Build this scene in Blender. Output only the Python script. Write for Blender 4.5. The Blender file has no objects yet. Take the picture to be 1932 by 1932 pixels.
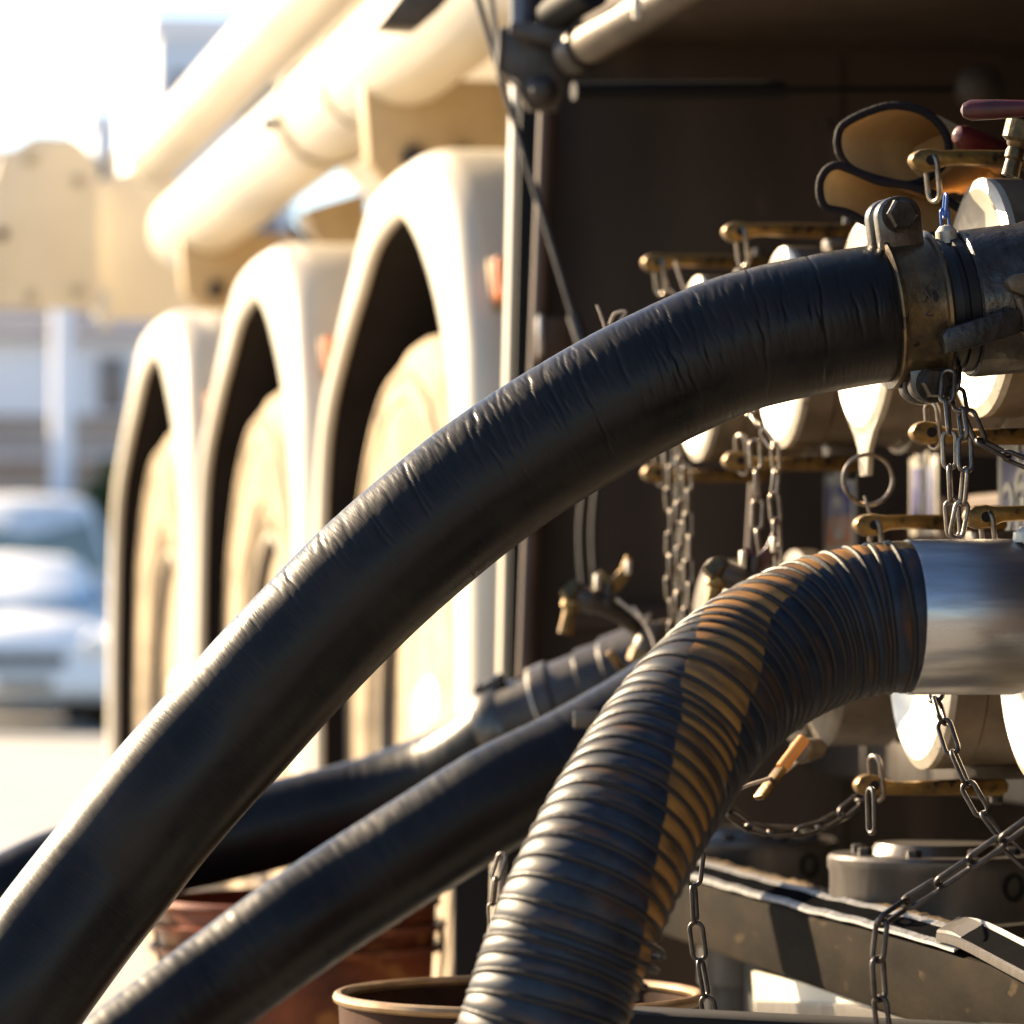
import bpy, bmesh, math, random
import numpy as np
from mathutils import Vector, Matrix, noise as mnoise
random.seed(7)
R = math.radians
sc = bpy.context.scene
COL = sc.collection

# ------------------------------------------------------------------ camera
CAM_H = 0.66
FPX = 8000.0            # focal length in pixels of a 1932 px wide frame
HORIZON = 1150.0
YAW = math.atan(1466 / FPX)          # truck length axis (+Y) lies this far left of the optical axis
PITCH = math.atan((HORIZON - 966) / FPX)
cam = bpy.data.objects.new('camera', bpy.data.cameras.new('camera'))
COL.objects.link(cam)
cam.location = (0, 0, CAM_H)
fwd = Vector((math.sin(YAW) * math.cos(PITCH), math.cos(YAW) * math.cos(PITCH), math.sin(PITCH)))
cam.rotation_euler = fwd.to_track_quat('-Z', 'Y').to_euler()
cam.data.sensor_width = 36
cam.data.lens = 36 * FPX / 1932
cam.data.clip_end = 2000
cam.data.dof.use_dof = True
cam.data.dof.focus_distance = 2.72
cam.data.dof.aperture_fstop = 8.6
cam.data.dof.aperture_blades = 0
sc.camera = cam

# ------------------------------------------------------------------ light
SUN_EL, SUN_LEFT = 25.0, 40.0        # degrees: elevation, and how far left of +Y
w = bpy.data.worlds.new('World'); sc.world = w; w.use_nodes = True
nt = w.node_tree
bg = nt.nodes['Background']
sky = nt.nodes.new('ShaderNodeTexSky'); sky.sky_type = 'NISHITA'; sky.sun_disc = False
sky.sun_elevation = R(SUN_EL); sky.sun_rotation = R(-SUN_LEFT)
sky.dust_density = 0.6; sky.ozone_density = 2.5
nt.links.new(sky.outputs['Color'], bg.inputs['Color'])
bg.inputs['Strength'].default_value = 0.06
sun = bpy.data.objects.new('sun', bpy.data.lights.new('sun', 'SUN')); COL.objects.link(sun)
sdir = Vector((-math.sin(R(SUN_LEFT)) * math.cos(R(SUN_EL)), math.cos(R(SUN_LEFT)) * math.cos(R(SUN_EL)), math.sin(R(SUN_EL))))
sun.rotation_euler = sdir.to_track_quat('Z', 'Y').to_euler()
sun.location = sdir * 50
sun.data.energy = 5.0; sun.data.angle = R(0.5); sun.data.color = (1.0, 0.78, 0.51)
vs = sc.view_settings
vs.view_transform = 'Standard'; vs.look = 'None'; vs.gamma = 1; vs.exposure = 2.25
vs.use_curve_mapping = False
sc.render.engine = 'CYCLES'
sc.cycles.max_bounces = 8; sc.cycles.diffuse_bounces = 4; sc.cycles.glossy_bounces = 4
sc.cycles.use_denoising = True

# ------------------------------------------------------------------ frame helpers
CR = Vector((math.cos(YAW), -math.sin(YAW), 0))          # camera right
CU = CR.cross(fwd).normalized()                           # camera up
CAM = Vector(cam.location)
def ray(px, py):
    return fwd + CR * ((px - 966) / FPX) - CU * ((py - 966) / FPX)
def U(px, py, d): return CAM + ray(px, py) * d
def UX(px, py, x): r = ray(px, py); return CAM + r * ((x - CAM.x) / r.x)
def UY(px, py, y): r = ray(px, py); return CAM + r * ((y - CAM.y) / r.y)
EX, EY, EZ = Vector((1, 0, 0)), Vector((0, 1, 0)), Vector((0, 0, 1))

# ------------------------------------------------------------------ materials
def pm(name, col, rough=0.5, metal=0.0, col2=None, vscale=8.0, vlo=0.35, vhi=0.65, bump=0.0, bscale=80.0,
       stretch=(1, 1, 1), rvar=0.0, coat=0.0, spec=0.5, uv=False, detail=6.0, bdist=0.002, speck=None, sscale=90.0, slo=0.62):
    m = bpy.data.materials.new(name); m.use_nodes = True
    n, l = m.node_tree.nodes, m.node_tree.links
    b = n['Principled BSDF']
    b.inputs['Roughness'].default_value = rough; b.inputs['Metallic'].default_value = metal
    b.inputs['Specular IOR Level'].default_value = spec
    if coat: b.inputs['Coat Weight'].default_value = coat; b.inputs['Coat Roughness'].default_value = 0.12
    tc = n.new('ShaderNodeTexCoord'); mp = n.new('ShaderNodeMapping')
    mp.inputs['Scale'].default_value = stretch
    l.new(tc.outputs['UV' if uv else 'Object'], mp.inputs['Vector'])
    if col2 is None: col2 = tuple(c * 0.72 for c in col)
    nz = n.new('ShaderNodeTexNoise'); nz.inputs['Scale'].default_value = vscale; nz.inputs['Detail'].default_value = detail
    nz.inputs['Roughness'].default_value = 0.62
    l.new(mp.outputs[0], nz.inputs['Vector'])
    mr = n.new('ShaderNodeMapRange'); mr.inputs['From Min'].default_value = vlo; mr.inputs['From Max'].default_value = vhi
    l.new(nz.outputs[0], mr.inputs['Value'])
    mx = n.new('ShaderNodeMix'); mx.data_type = 'RGBA'
    mx.inputs['A'].default_value = (*col, 1); mx.inputs['B'].default_value = (*col2, 1)
    l.new(mr.outputs[0], mx.inputs['Factor'])
    out = mx.outputs['Result']
    if speck:
        n2 = n.new('ShaderNodeTexNoise'); n2.inputs['Scale'].default_value = sscale; n2.inputs['Detail'].default_value = 4
        l.new(mp.outputs[0], n2.inputs['Vector'])
        m2 = n.new('ShaderNodeMapRange'); m2.inputs['From Min'].default_value = slo; m2.inputs['From Max'].default_value = slo + 0.06
        l.new(n2.outputs[0], m2.inputs['Value'])
        x2 = n.new('ShaderNodeMix'); x2.data_type = 'RGBA'; x2.inputs['B'].default_value = (*speck, 1)
        l.new(m2.outputs[0], x2.inputs['Factor']); l.new(out, x2.inputs['A']); out = x2.outputs['Result']
    l.new(out, b.inputs['Base Color'])
    if rvar:
        rr = n.new('ShaderNodeMapRange'); rr.inputs['To Min'].default_value = max(0.03, rough - rvar); rr.inputs['To Max'].default_value = min(1, rough + rvar)
        rr.inputs['From Min'].default_value = 0.3; rr.inputs['From Max'].default_value = 0.7
        l.new(nz.outputs[0], rr.inputs['Value']); l.new(rr.outputs[0], b.inputs['Roughness'])
    if bump:
        bn = n.new('ShaderNodeTexNoise'); bn.inputs['Scale'].default_value = bscale; bn.inputs['Detail'].default_value = 5
        l.new(mp.outputs[0], bn.inputs['Vector'])
        bp = n.new('ShaderNodeBump'); bp.inputs['Strength'].default_value = bump; bp.inputs['Distance'].default_value = bdist
        l.new(bn.outputs[0], bp.inputs['Height']); l.new(bp.outputs[0], b.inputs['Normal'])
    return m

M = {}
M['cream'] = pm('cream_paint', (0.55, 0.50, 0.405), 0.38, col2=(0.48, 0.43, 0.34), vscale=3, coat=0.2)
M['creamdirt'] = pm('dirty_cream_paint', (0.45, 0.34, 0.20), 0.55, col2=(0.30, 0.22, 0.125), vscale=6, spec=0.3)
M['black'] = pm('black_paint', (0.010, 0.009, 0.009), 0.7, bump=0.1, spec=0.2)
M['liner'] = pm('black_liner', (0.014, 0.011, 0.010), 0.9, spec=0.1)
M['tyre'] = pm('dusty_tyre', (0.40, 0.31, 0.20), 0.85, col2=(0.15, 0.115, 0.075), vscale=10, vlo=0.4, vhi=0.7, bump=0.5, bscale=50, spec=0.2)
M['rim'] = pm('shaded_rim_paint', (0.085, 0.064, 0.047), 0.45, metal=0.2, col2=(0.045, 0.034, 0.026), vscale=12)  # dark base colour stands in for shade inside the recessed dish
M['hub'] = pm('hub_metal', (0.45, 0.38, 0.28), 0.4, metal=0.6, vscale=20)
M['amber'] = pm('amber_lens', (0.75, 0.2, 0.02), 0.15, col2=(0.65, 0.14, 0.01), coat=0.6)
M['brownwall'] = pm('brown_cabinet_paint', (0.058, 0.040, 0.028), 0.6, col2=(0.032, 0.023, 0.017), vscale=4, bump=0.2, bscale=30, rvar=0.15, speck=(0.068, 0.046, 0.031), sscale=11, slo=0.60, spec=0.2, stretch=(1, 1, 0.3))
M['darksteel'] = pm('dark_steel', (0.06, 0.050, 0.042), 0.42, metal=0.5, col2=(0.028, 0.023, 0.02), vscale=14, bump=0.25, bscale=120, rvar=0.15)
M['brownpipe'] = pm('brown_pipe', (0.075, 0.042, 0.026), 0.5, metal=0.1, col2=(0.04, 0.023, 0.015), vscale=10, spec=0.3)
M['greysteel'] = pm('grey_steel', (0.13, 0.115, 0.10), 0.36, metal=0.6, col2=(0.06, 0.052, 0.046), vscale=14, stretch=(1, 1, 0.3), bump=0.25, bscale=90, rvar=0.12)
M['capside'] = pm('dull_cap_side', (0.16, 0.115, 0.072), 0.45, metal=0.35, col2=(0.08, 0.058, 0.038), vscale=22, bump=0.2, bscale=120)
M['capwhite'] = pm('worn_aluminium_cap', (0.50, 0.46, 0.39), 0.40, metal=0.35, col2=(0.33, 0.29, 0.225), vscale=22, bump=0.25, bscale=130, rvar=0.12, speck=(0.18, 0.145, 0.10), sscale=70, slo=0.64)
M['castbrown'] = pm('dirty_cast_aluminium', (0.115, 0.085, 0.056), 0.48, metal=0.35, col2=(0.05, 0.037, 0.025), vscale=16, bump=0.3, bscale=140, rvar=0.12)
M['brass'] = pm('worn_brass', (0.25, 0.15, 0.042), 0.42, metal=0.75, col2=(0.085, 0.05, 0.018), vscale=45, bump=0.3, bscale=160, rvar=0.14, speck=(0.022, 0.015, 0.008), sscale=90, slo=0.60)
M['brassdark'] = pm('tarnished_brass', (0.10, 0.066, 0.026), 0.4, metal=0.75, col2=(0.04, 0.028, 0.014), vscale=60, bump=0.3, bscale=160)
M['chain'] = pm('chain_steel', (0.27, 0.23, 0.185), 0.33, metal=0.9, col2=(0.13, 0.105, 0.085), vscale=120, bump=0.1, bscale=300)
M['chaindark'] = pm('dark_chain_steel', (0.085, 0.073, 0.066), 0.36, metal=0.8, col2=(0.04, 0.035, 0.032), vscale=120, bump=0.1, bscale=300)
M['alu'] = pm('brushed_aluminium', (0.36, 0.355, 0.355), 0.34, metal=0.95, col2=(0.22, 0.215, 0.21), vscale=30, vlo=0.4, vhi=0.62, stretch=(0.2, 1.5, 1.5), bump=0.2, bscale=80, rvar=0.10, speck=(0.03, 0.026, 0.023), sscale=24, slo=0.60)
M['castdark'] = pm('cast_dark_aluminium', (0.070, 0.065, 0.061), 0.36, metal=0.75, col2=(0.018, 0.016, 0.015), vscale=26, bump=0.35, bscale=130, rvar=0.12, bdist=0.003)
M['clampband'] = pm('clamp_band_metal', (0.13, 0.088, 0.042), 0.36, metal=0.7, col2=(0.042, 0.032, 0.023), vscale=32, bump=0.3, bscale=110, rvar=0.12, speck=(0.018, 0.014, 0.012), sscale=75, slo=0.62)
M['bolt'] = pm('zinc_bolt', (0.11, 0.10, 0.09), 0.3, metal=0.8, col2=(0.045, 0.04, 0.035), vscale=60, bump=0.2, bscale=200)
M['gasket'] = pm('black_gasket', (0.008, 0.008, 0.009), 0.45, spec=0.3)
M['tan'] = pm('tan_glove_leather', (0.66, 0.42, 0.18), 0.7, col2=(0.46, 0.29, 0.14), vscale=14, bump=0.3, bscale=60, spec=0.2)
M['binding'] = pm('black_binding', (0.012, 0.009, 0.010), 0.8, bump=0.5, bscale=300, spec=0.15)
M['red'] = pm('worn_red_paint', (0.075, 0.007, 0.008), 0.38, col2=(0.03, 0.004, 0.004), vscale=40, bump=0.2, bscale=120, speck=(0.2, 0.17, 0.14), sscale=60, slo=0.66, spec=0.35)
M['orangepaint'] = pm('orange_paint', (0.75, 0.3, 0.07), 0.3, col2=(0.7, 0.25, 0.05))
M['blueplate'] = pm('blue_enamel', (0.026, 0.028, 0.10), 0.35, col2=(0.045, 0.043, 0.10), vscale=30, rvar=0.1)
M['platewhite'] = pm('cream_enamel', (0.26, 0.23, 0.18), 0.4, col2=(0.19, 0.165, 0.125), vscale=40)
M['plateorange'] = pm('sunpatch_on_rust', (0.28, 0.10, 0.03), 0.45, col2=(0.16, 0.065, 0.04), vscale=20)  # sunlit rust: the sun patch is put into the colour
M['railpaint'] = pm('worn_dark_rail_paint', (0.016, 0.012, 0.008), 0.8, col2=(0.006, 0.005, 0.004), vscale=14, stretch=(1, 0.5, 1.5), bump=0.2, bscale=120, spec=0.02, speck=(0.035, 0.025, 0.015), sscale=40, slo=0.65)
M['railtop'] = pm('scraped_rail_top', (0.15, 0.105, 0.055), 0.55, metal=0.4, col2=(0.05, 0.035, 0.02), vscale=60, bump=0.6, bscale=150, bdist=0.003, spec=0.3)
M['webblack'] = pm('black_webbing', (0.007, 0.007, 0.0075), 0.9, bump=0.4, bscale=500, spec=0.0)
M['webwhite'] = pm('white_webbing', (0.38, 0.375, 0.37), 0.8, col2=(0.22, 0.21, 0.20), vscale=60, bump=0.4, bscale=400, spec=0.1)
M['bucketred'] = pm('red_brown_bucket', (0.25, 0.062, 0.018), 0.42, col2=(0.055, 0.016, 0.009), vscale=11, bump=0.3, bscale=40, speck=(0.33, 0.125, 0.03), sscale=18, slo=0.56, spec=0.3)
M['bucketin'] = pm('rusty_steel_bucket', (0.055, 0.021, 0.009), 0.7, col2=(0.022, 0.010, 0.006), vscale=10, bump=0.3, bscale=60, spec=0.1)
M['rimbrass'] = pm('worn_bucket_rim', (0.34, 0.22, 0.11), 0.35, metal=0.5, col2=(0.22, 0.12, 0.05), vscale=40)
M['string'] = pm('dirty_string', (0.4, 0.33, 0.26), 0.8)
M['blueclip'] = pm('blue_wire', (0.04, 0.12, 0.4), 0.3)
M['asphalt'] = pm('pale_concrete', (0.31, 0.295, 0.27), 0.75, col2=(0.25, 0.235, 0.21), vscale=0.8, bump=0.4, bscale=25, bdist=0.01)
M['carwhite'] = pm('white_car_paint', (0.86, 0.85, 0.83), 0.5, col2=(0.82, 0.81, 0.79), spec=0.3)
M['vangrey'] = pm('silver_van_paint', (0.80, 0.80, 0.79), 0.5, spec=0.3)
M['glass'] = pm('vehicle_glass', (0.20, 0.32, 0.42), 0.06, col2=(0.16, 0.28, 0.36), spec=0.9)
M['glassgreen'] = pm('greenish_vehicle_glass', (0.16, 0.21, 0.18), 0.08, col2=(0.2, 0.25, 0.22), spec=0.8)
M['lamp'] = pm('headlight_lens', (0.8, 0.78, 0.74), 0.08, coat=0.8)
M['wallpale'] = pm('pale_blue_render', (0.80, 0.81, 0.86), 0.7, col2=(0.74, 0.75, 0.81), vscale=0.6)  # background walls lightened in their colour instead of adding haze
M['wallpink'] = pm('pinkish_fascia', (0.66, 0.57, 0.55), 0.7, col2=(0.58, 0.50, 0.49), vscale=0.6)
M['wallbrown'] = pm('brown_wall', (0.42, 0.34, 0.28), 0.7, col2=(0.35, 0.28, 0.24), vscale=0.7)  # brown lightened as well, in place of haze
M['winbrown'] = pm('dark_window', (0.20, 0.165, 0.15), 0.3, col2=(0.15, 0.13, 0.12))
M['tower'] = pm('blue_grey_tower', (0.62, 0.67, 0.74), 0.6, col2=(0.56, 0.61, 0.68), vscale=0.2)
M['leaf'] = pm('leaf_green', (0.07, 0.10, 0.03), 0.6, col2=(0.045, 0.07, 0.02), vscale=4)
M['bark'] = pm('bark', (0.12, 0.08, 0.05), 0.8)

def rubber(name, base, wr_s, wr_a, strength, rough=0.36, dust=(0.05, 0.042, 0.036)):
    """black rubber; UV = (metres along, metres round): transverse wrinkles + grain"""
    m = bpy.data.materials.new(name); m.use_nodes = True
    n, l = m.node_tree.nodes, m.node_tree.links; b = n['Principled BSDF']; b.inputs['Specular IOR Level'].default_value = 0.17
    tc = n.new('ShaderNodeTexCoord')
    mp = n.new('ShaderNodeMapping'); mp.inputs['Scale'].default_value = (wr_s, wr_a, 1); l.new(tc.outputs['UV'], mp.inputs[0])
    n1 = n.new('ShaderNodeTexNoise'); n1.inputs['Scale'].default_value = 1; n1.inputs['Detail'].default_value = 5; n1.inputs['Distortion'].default_value = 0.4
    l.new(mp.outputs[0], n1.inputs['Vector'])
    mp2 = n.new('ShaderNodeMapping'); mp2.inputs['Scale'].default_value = (14, 9, 1); l.new(tc.outputs['UV'], mp2.inputs[0])
    n2 = n.new('ShaderNodeTexNoise'); n2.inputs['Scale'].default_value = 1; n2.inputs['Detail'].default_value = 8; n2.inputs['Roughness'].default_value = 0.7
    l.new(mp2.outputs[0], n2.inputs['Vector'])
    n3 = n.new('ShaderNodeTexNoise'); n3.inputs['Scale'].default_value = 900; n3.inputs['Detail'].default_value = 2
    l.new(tc.outputs['UV'], n3.inputs['Vector'])
    mr = n.new('ShaderNodeMapRange'); mr.inputs['From Min'].default_value = 0.45; mr.inputs['From Max'].default_value = 0.75
    l.new(n2.outputs[0], mr.inputs['Value'])
    mx = n.new('ShaderNodeMix'); mx.data_type = 'RGBA'; mx.inputs['A'].default_value = (*base, 1); mx.inputs['B'].default_value = (*dust, 1)
    l.new(mr.outputs[0], mx.inputs['Factor']); l.new(mx.outputs['Result'], b.inputs['Base Color'])
    rr = n.new('ShaderNodeMapRange'); rr.inputs['From Min'].default_value = 0.3; rr.inputs['From Max'].default_value = 0.7
    rr.inputs['To Min'].default_value = rough - 0.07; rr.inputs['To Max'].default_value = rough + 0.16
    l.new(n2.outputs[0], rr.inputs['Value']); l.new(rr.outputs[0], b.inputs['Roughness'])
    ad = n.new('ShaderNodeMath'); ad.operation = 'MULTIPLY_ADD'; ad.inputs[1].default_value = 0.12
    l.new(n3.outputs[0], ad.inputs[0]); l.new(n1.outputs[0], ad.inputs[2])
    bp = n.new('ShaderNodeBump'); bp.inputs['Strength'].default_value = strength; bp.inputs['Distance'].default_value = 0.0015
    l.new(ad.outputs[0], bp.inputs['Height']); l.new(bp.outputs[0], b.inputs['Normal'])
    return m
M['rubber'] = rubber('black_hose_rubber', (0.0068, 0.0060, 0.0058), 420, 60, 0.16, 0.29, dust=(0.017, 0.013, 0.0105))
M['rubber2'] = rubber('ribbed_hose_rubber', (0.006, 0.0055, 0.006), 200, 10, 0.16, 0.32, dust=(0.012, 0.010, 0.009))

def striped():
    m = bpy.data.materials.new('blue_hose_fabric'); m.use_nodes = True
    n, l = m.node_tree.nodes, m.node_tree.links; b = n['Principled BSDF']
    at = n.new('ShaderNodeAttribute'); at.attribute_name = 'stripe'
    tc = n.new('ShaderNodeTexCoord')
    nz = n.new('ShaderNodeTexNoise'); nz.inputs['Scale'].default_value = 55; nz.inputs['Detail'].default_value = 8; nz.inputs['Roughness'].default_value = 0.7
    l.new(tc.outputs['UV'], nz.inputs['Vector'])
    mp = n.new('ShaderNodeMapping'); mp.inputs['Scale'].default_value = (130, 22, 1); l.new(tc.outputs['UV'], mp.inputs[0])
    n2 = n.new('ShaderNodeTexNoise'); n2.inputs['Scale'].default_value = 1; n2.inputs['Detail'].default_value = 6; l.new(mp.outputs[0], n2.inputs['Vector'])
    blue = n.new('ShaderNodeMix'); blue.data_type = 'RGBA'; blue.inputs['A'].default_value = (0.015, 0.022, 0.034, 1); blue.inputs['B'].default_value = (0.008, 0.009, 0.012, 1)
    mr = n.new('ShaderNodeMapRange'); mr.inputs['From Min'].default_value = 0.4; mr.inputs['From Max'].default_value = 0.66; l.new(nz.outputs[0], mr.inputs['Value'])
    l.new(mr.outputs[0], blue.inputs['Factor'])
    br = n.new('ShaderNodeMix'); br.data_type = 'RGBA'; br.inputs['B'].default_value = (0.06, 0.03, 0.014, 1)
    mb = n.new('ShaderNodeMapRange'); mb.inputs['From Min'].default_value = 0.50; mb.inputs['From Max'].default_value = 0.68; l.new(n2.outputs[0], mb.inputs['Value'])
    l.new(mb.outputs[0], br.inputs['Factor']); l.new(blue.outputs['Result'], br.inputs['A'])
    org = n.new('ShaderNodeMix'); org.data_type = 'RGBA'; org.inputs['A'].default_value = (0.25, 0.118, 0.030, 1); org.inputs['B'].default_value = (0.055, 0.031, 0.016, 1)
    mo = n.new('ShaderNodeMapRange'); mo.inputs['From Min'].default_value = 0.42; mo.inputs['From Max'].default_value = 0.66; l.new(n2.outputs[0], mo.inputs['Value'])
    l.new(mo.outputs[0], org.inputs['Factor'])
    fin = n.new('ShaderNodeMix'); fin.data_type = 'RGBA'
    st = n.new('ShaderNodeMapRange'); st.inputs['From Min'].default_value = 0.47; st.inputs['From Max'].default_value = 0.53
    wear = n.new('ShaderNodeMath'); wear.operation = 'MULTIPLY_ADD'; wear.inputs[1].default_value = 0.9; l.new(n2.outputs[0], wear.inputs[0])
    sh = n.new('ShaderNodeMath'); sh.operation = 'SUBTRACT'; sh.inputs[1].default_value = 0.45; l.new(at.outputs['Fac'], sh.inputs[0]); l.new(sh.outputs[0], wear.inputs[2]); l.new(wear.outputs[0], st.inputs['Value'])
    l.new(st.outputs[0], fin.inputs['Factor']); l.new(br.outputs['Result'], fin.inputs['A']); l.new(org.outputs['Result'], fin.inputs['B'])
    l.new(fin.outputs['Result'], b.inputs['Base Color'])
    b.inputs['Roughness'].default_value = 0.48; b.inputs['Specular IOR Level'].default_value = 0.2
    bp = n.new('ShaderNodeBump'); bp.inputs['Strength'].default_value = 0.35; bp.inputs['Distance'].default_value = 0.001
    l.new(n2.outputs[0], bp.inputs['Height']); l.new(bp.outputs[0], b.inputs['Normal'])
    return m
M['composite'] = striped()
M['helix'] = pm('helix_wire', (0.016, 0.014, 0.014), 0.5, metal=0.0, spec=0.2, col2=(0.014, 0.012, 0.012), vscale=60, bump=0.2, bscale=200)

# ------------------------------------------------------------------ object helpers
WLOC = {}
def tag(o, label=None, cat=None, group=None, kind=None):
    if label: o['label'] = label
    if cat: o['category'] = cat
    if group: o['group'] = group
    if kind: o['kind'] = kind
    return o
def empty(name, loc, label, cat, group=None):
    o = bpy.data.objects.new(name, None); o.empty_display_size = 0.05
    COL.objects.link(o); o.location = loc; WLOC[o.name] = Vector(loc)
    return tag(o, label, cat, group)
def link(name, me, loc, parent=None):
    o = bpy.data.objects.new(name, me); COL.objects.link(o)
    WLOC[o.name] = Vector(loc)
    if parent is not None:
        o.parent = parent; o.location = Vector(loc) - WLOC[parent.name]
    else: o.location = loc
    return o
def obj(name, vf, mat, parent=None, smooth=True, ang=35, uv=None, attr=None, origin=None):
    V, F = vf
    V = [Vector(v) for v in V]
    if origin is None:
        a = np.array([tuple(v) for v in V]); c = Vector(((a.min(0) + a.max(0)) / 2).tolist())
    else: c = Vector(origin)
    me = bpy.data.meshes.new(name)
    me.from_pydata([tuple(v - c) for v in V], [], F)
    if uv is not None:
        lay = me.uv_layers.new(name='UVMap')
        idx = np.empty(len(me.loops), dtype=np.int32); me.loops.foreach_get('vertex_index', idx)
        lay.data.foreach_set('uv', np.asarray(uv, dtype=np.float32)[idx].ravel())
    if attr is not None:
        at = me.attributes.new('stripe', 'FLOAT', 'POINT'); at.data.foreach_set('value', np.asarray(attr, dtype=np.float32))
    me.materials.append(M[mat] if isinstance(mat, str) else mat)
    if smooth:
        me.shade_smooth(); me.set_sharp_from_angle(angle=R(ang))
    me.update()
    return link(name, me, c, parent)
def merge(*parts):
    V, F = [], []
    for v, f in parts:
        k = len(V); V += list(v); F += [tuple(i + k for i in q) for q in f]
    return V, F
def frombm(bm):
    bm.verts.ensure_lookup_table(); bm.verts.index_update()
    V = [v.co.copy() for v in bm.verts]; F = [tuple(v.index for v in f.verts) for f in bm.faces]
    bm.free(); return V, F
def bevel(vf, w, seg=2):
    if w <= 0: return vf
    bm = bmesh.new(); vs_ = [bm.verts.new(v) for v in vf[0]]
    for f in vf[1]: bm.faces.new([vs_[i] for i in f])
    bmesh.ops.recalc_face_normals(bm, faces=bm.faces)
    es = [e for e in bm.edges if len(e.link_faces) == 2 and e.calc_face_angle(0) > 0.5]
    bmesh.ops.bevel(bm, geom=es, offset=w, segments=seg, affect='EDGES', profile=0.5, clamp_overlap=True)
    return frombm(bm)
BOXF = [(0, 3, 2, 1), (4, 5, 6, 7), (0, 1, 5, 4), (1, 2, 6, 5), (2, 3, 7, 6), (3, 0, 4, 7)]
def box(c, s, ax=(EX, EY, EZ), bev=0.002):
    c = Vector(c); V = []
    for z in (-1, 1):
        for x, y in ((-1, -1), (1, -1), (1, 1), (-1, 1)):
            V.append(c + ax[0] * (x * s[0] / 2) + ax[1] * (y * s[1] / 2) + ax[2] * (z * s[2] / 2))
    return bevel((V, BOXF), bev)
def boxb(x0, x1, y0, y1, z0, z1, bev=0.002):
    return box(((x0 + x1) / 2, (y0 + y1) / 2, (z0 + z1) / 2), (x1 - x0, y1 - y0, z1 - z0), bev=bev)
def perp(a):
    a = a.normalized(); t = EZ if abs(a.z) < 0.9 else EX
    u = a.cross(t).normalized(); return u, a.cross(u).normalized()
def lathe(p, axis, prof, n=40, caps=True):
    p = Vector(p); axis = Vector(axis).normalized(); u, v = perp(axis); V, F = [], []
    for s, r in prof:
        for k in range(n):
            a = 2 * math.pi * k / n
            V.append(p + axis * s + (u * math.cos(a) + v * math.sin(a)) * r)
    for i in range(len(prof) - 1):
        for k in range(n):
            F.append((i * n + k, i * n + (k + 1) % n, (i + 1) * n + (k + 1) % n, (i + 1) * n + k))
    if caps:
        F.append(tuple(range(n - 1, -1, -1))); F.append(tuple((len(prof) - 1) * n + k for k in range(n)))
    return V, F
def tube(pts, r, n=10, closed=False, caps=True):
    pts = [Vector(p) for p in pts]; m = len(pts); V, F = [], []
    rr = r if isinstance(r, (list, tuple)) else [r] * m
    T = []
    for i in range(m):
        a = pts[(i - 1) % m] if (closed or i > 0) else pts[i]
        b = pts[(i + 1) % m] if (closed or i < m - 1) else pts[i]
        T.append((b - a).normalized())
    u, _ = perp(T[0])
    for i in range(m):
        u = (u - T[i] * u.dot(T[i])).normalized(); v = T[i].cross(u)
        for k in range(n):
            a = 2 * math.pi * k / n
            V.append(pts[i] + (u * math.cos(a) + v * math.sin(a)) * rr[i])
    for i in range(m if closed else m - 1):
        j = (i + 1) % m
        for k in range(n):
            F.append((i * n + k, i * n + (k + 1) % n, j * n + (k + 1) % n, j * n + k))
    if not closed and caps:
        F.append(tuple(range(n - 1, -1, -1))); F.append(tuple((m - 1) * n + k for k in range(n)))
    return V, F
def prism(poly, d, bev=0.0):
    poly = [Vector(p) for p in poly]; d = Vector(d); n = len(poly)
    V = poly + [p + d for p in poly]
    F = [tuple(range(n - 1, -1, -1)), tuple(range(n, 2 * n))]
    for k in range(n): F.append((k, (k + 1) % n, n + (k + 1) % n, n + k))
    bm = bmesh.new(); vs_ = [bm.verts.new(v) for v in V]
    for f in F: bm.faces.new([vs_[i] for i in f])
    bmesh.ops.recalc_face_normals(bm, faces=bm.faces)
    vf = frombm(bm)
    return bevel(vf, bev) if bev else vf
def catmull(P, n=12):
    P = [Vector(p) for p in P]; Q = [P[0] * 2 - P[1]] + P + [P[-1] * 2 - P[-2]]; out = []
    for i in range(1, len(Q) - 2):
        a, b, c, d = Q[i - 1], Q[i], Q[i + 1], Q[i + 2]
        for k in range(n):
            t = k / n
            out.append(0.5 * ((2 * b) + (c - a) * t + (2 * a - 5 * b + 4 * c - d) * t * t + (3 * b - a - 3 * c + d) * t ** 3))
    out.append(P[-1]); return out
def resample(P, step):
    L = [0.0]
    for a, b in zip(P[:-1], P[1:]): L.append(L[-1] + (b - a).length)
    n = max(2, int(L[-1] / step)); out = []; j = 0
    for k in range(n + 1):
        s = L[-1] * k / n
        while j < len(P) - 2 and L[j + 1] < s: j += 1
        t = (s - L[j]) / max(1e-9, L[j + 1] - L[j]); out.append(P[j].lerp(P[j + 1], min(1, max(0, t))))
    return out, L[-1] / n
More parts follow.
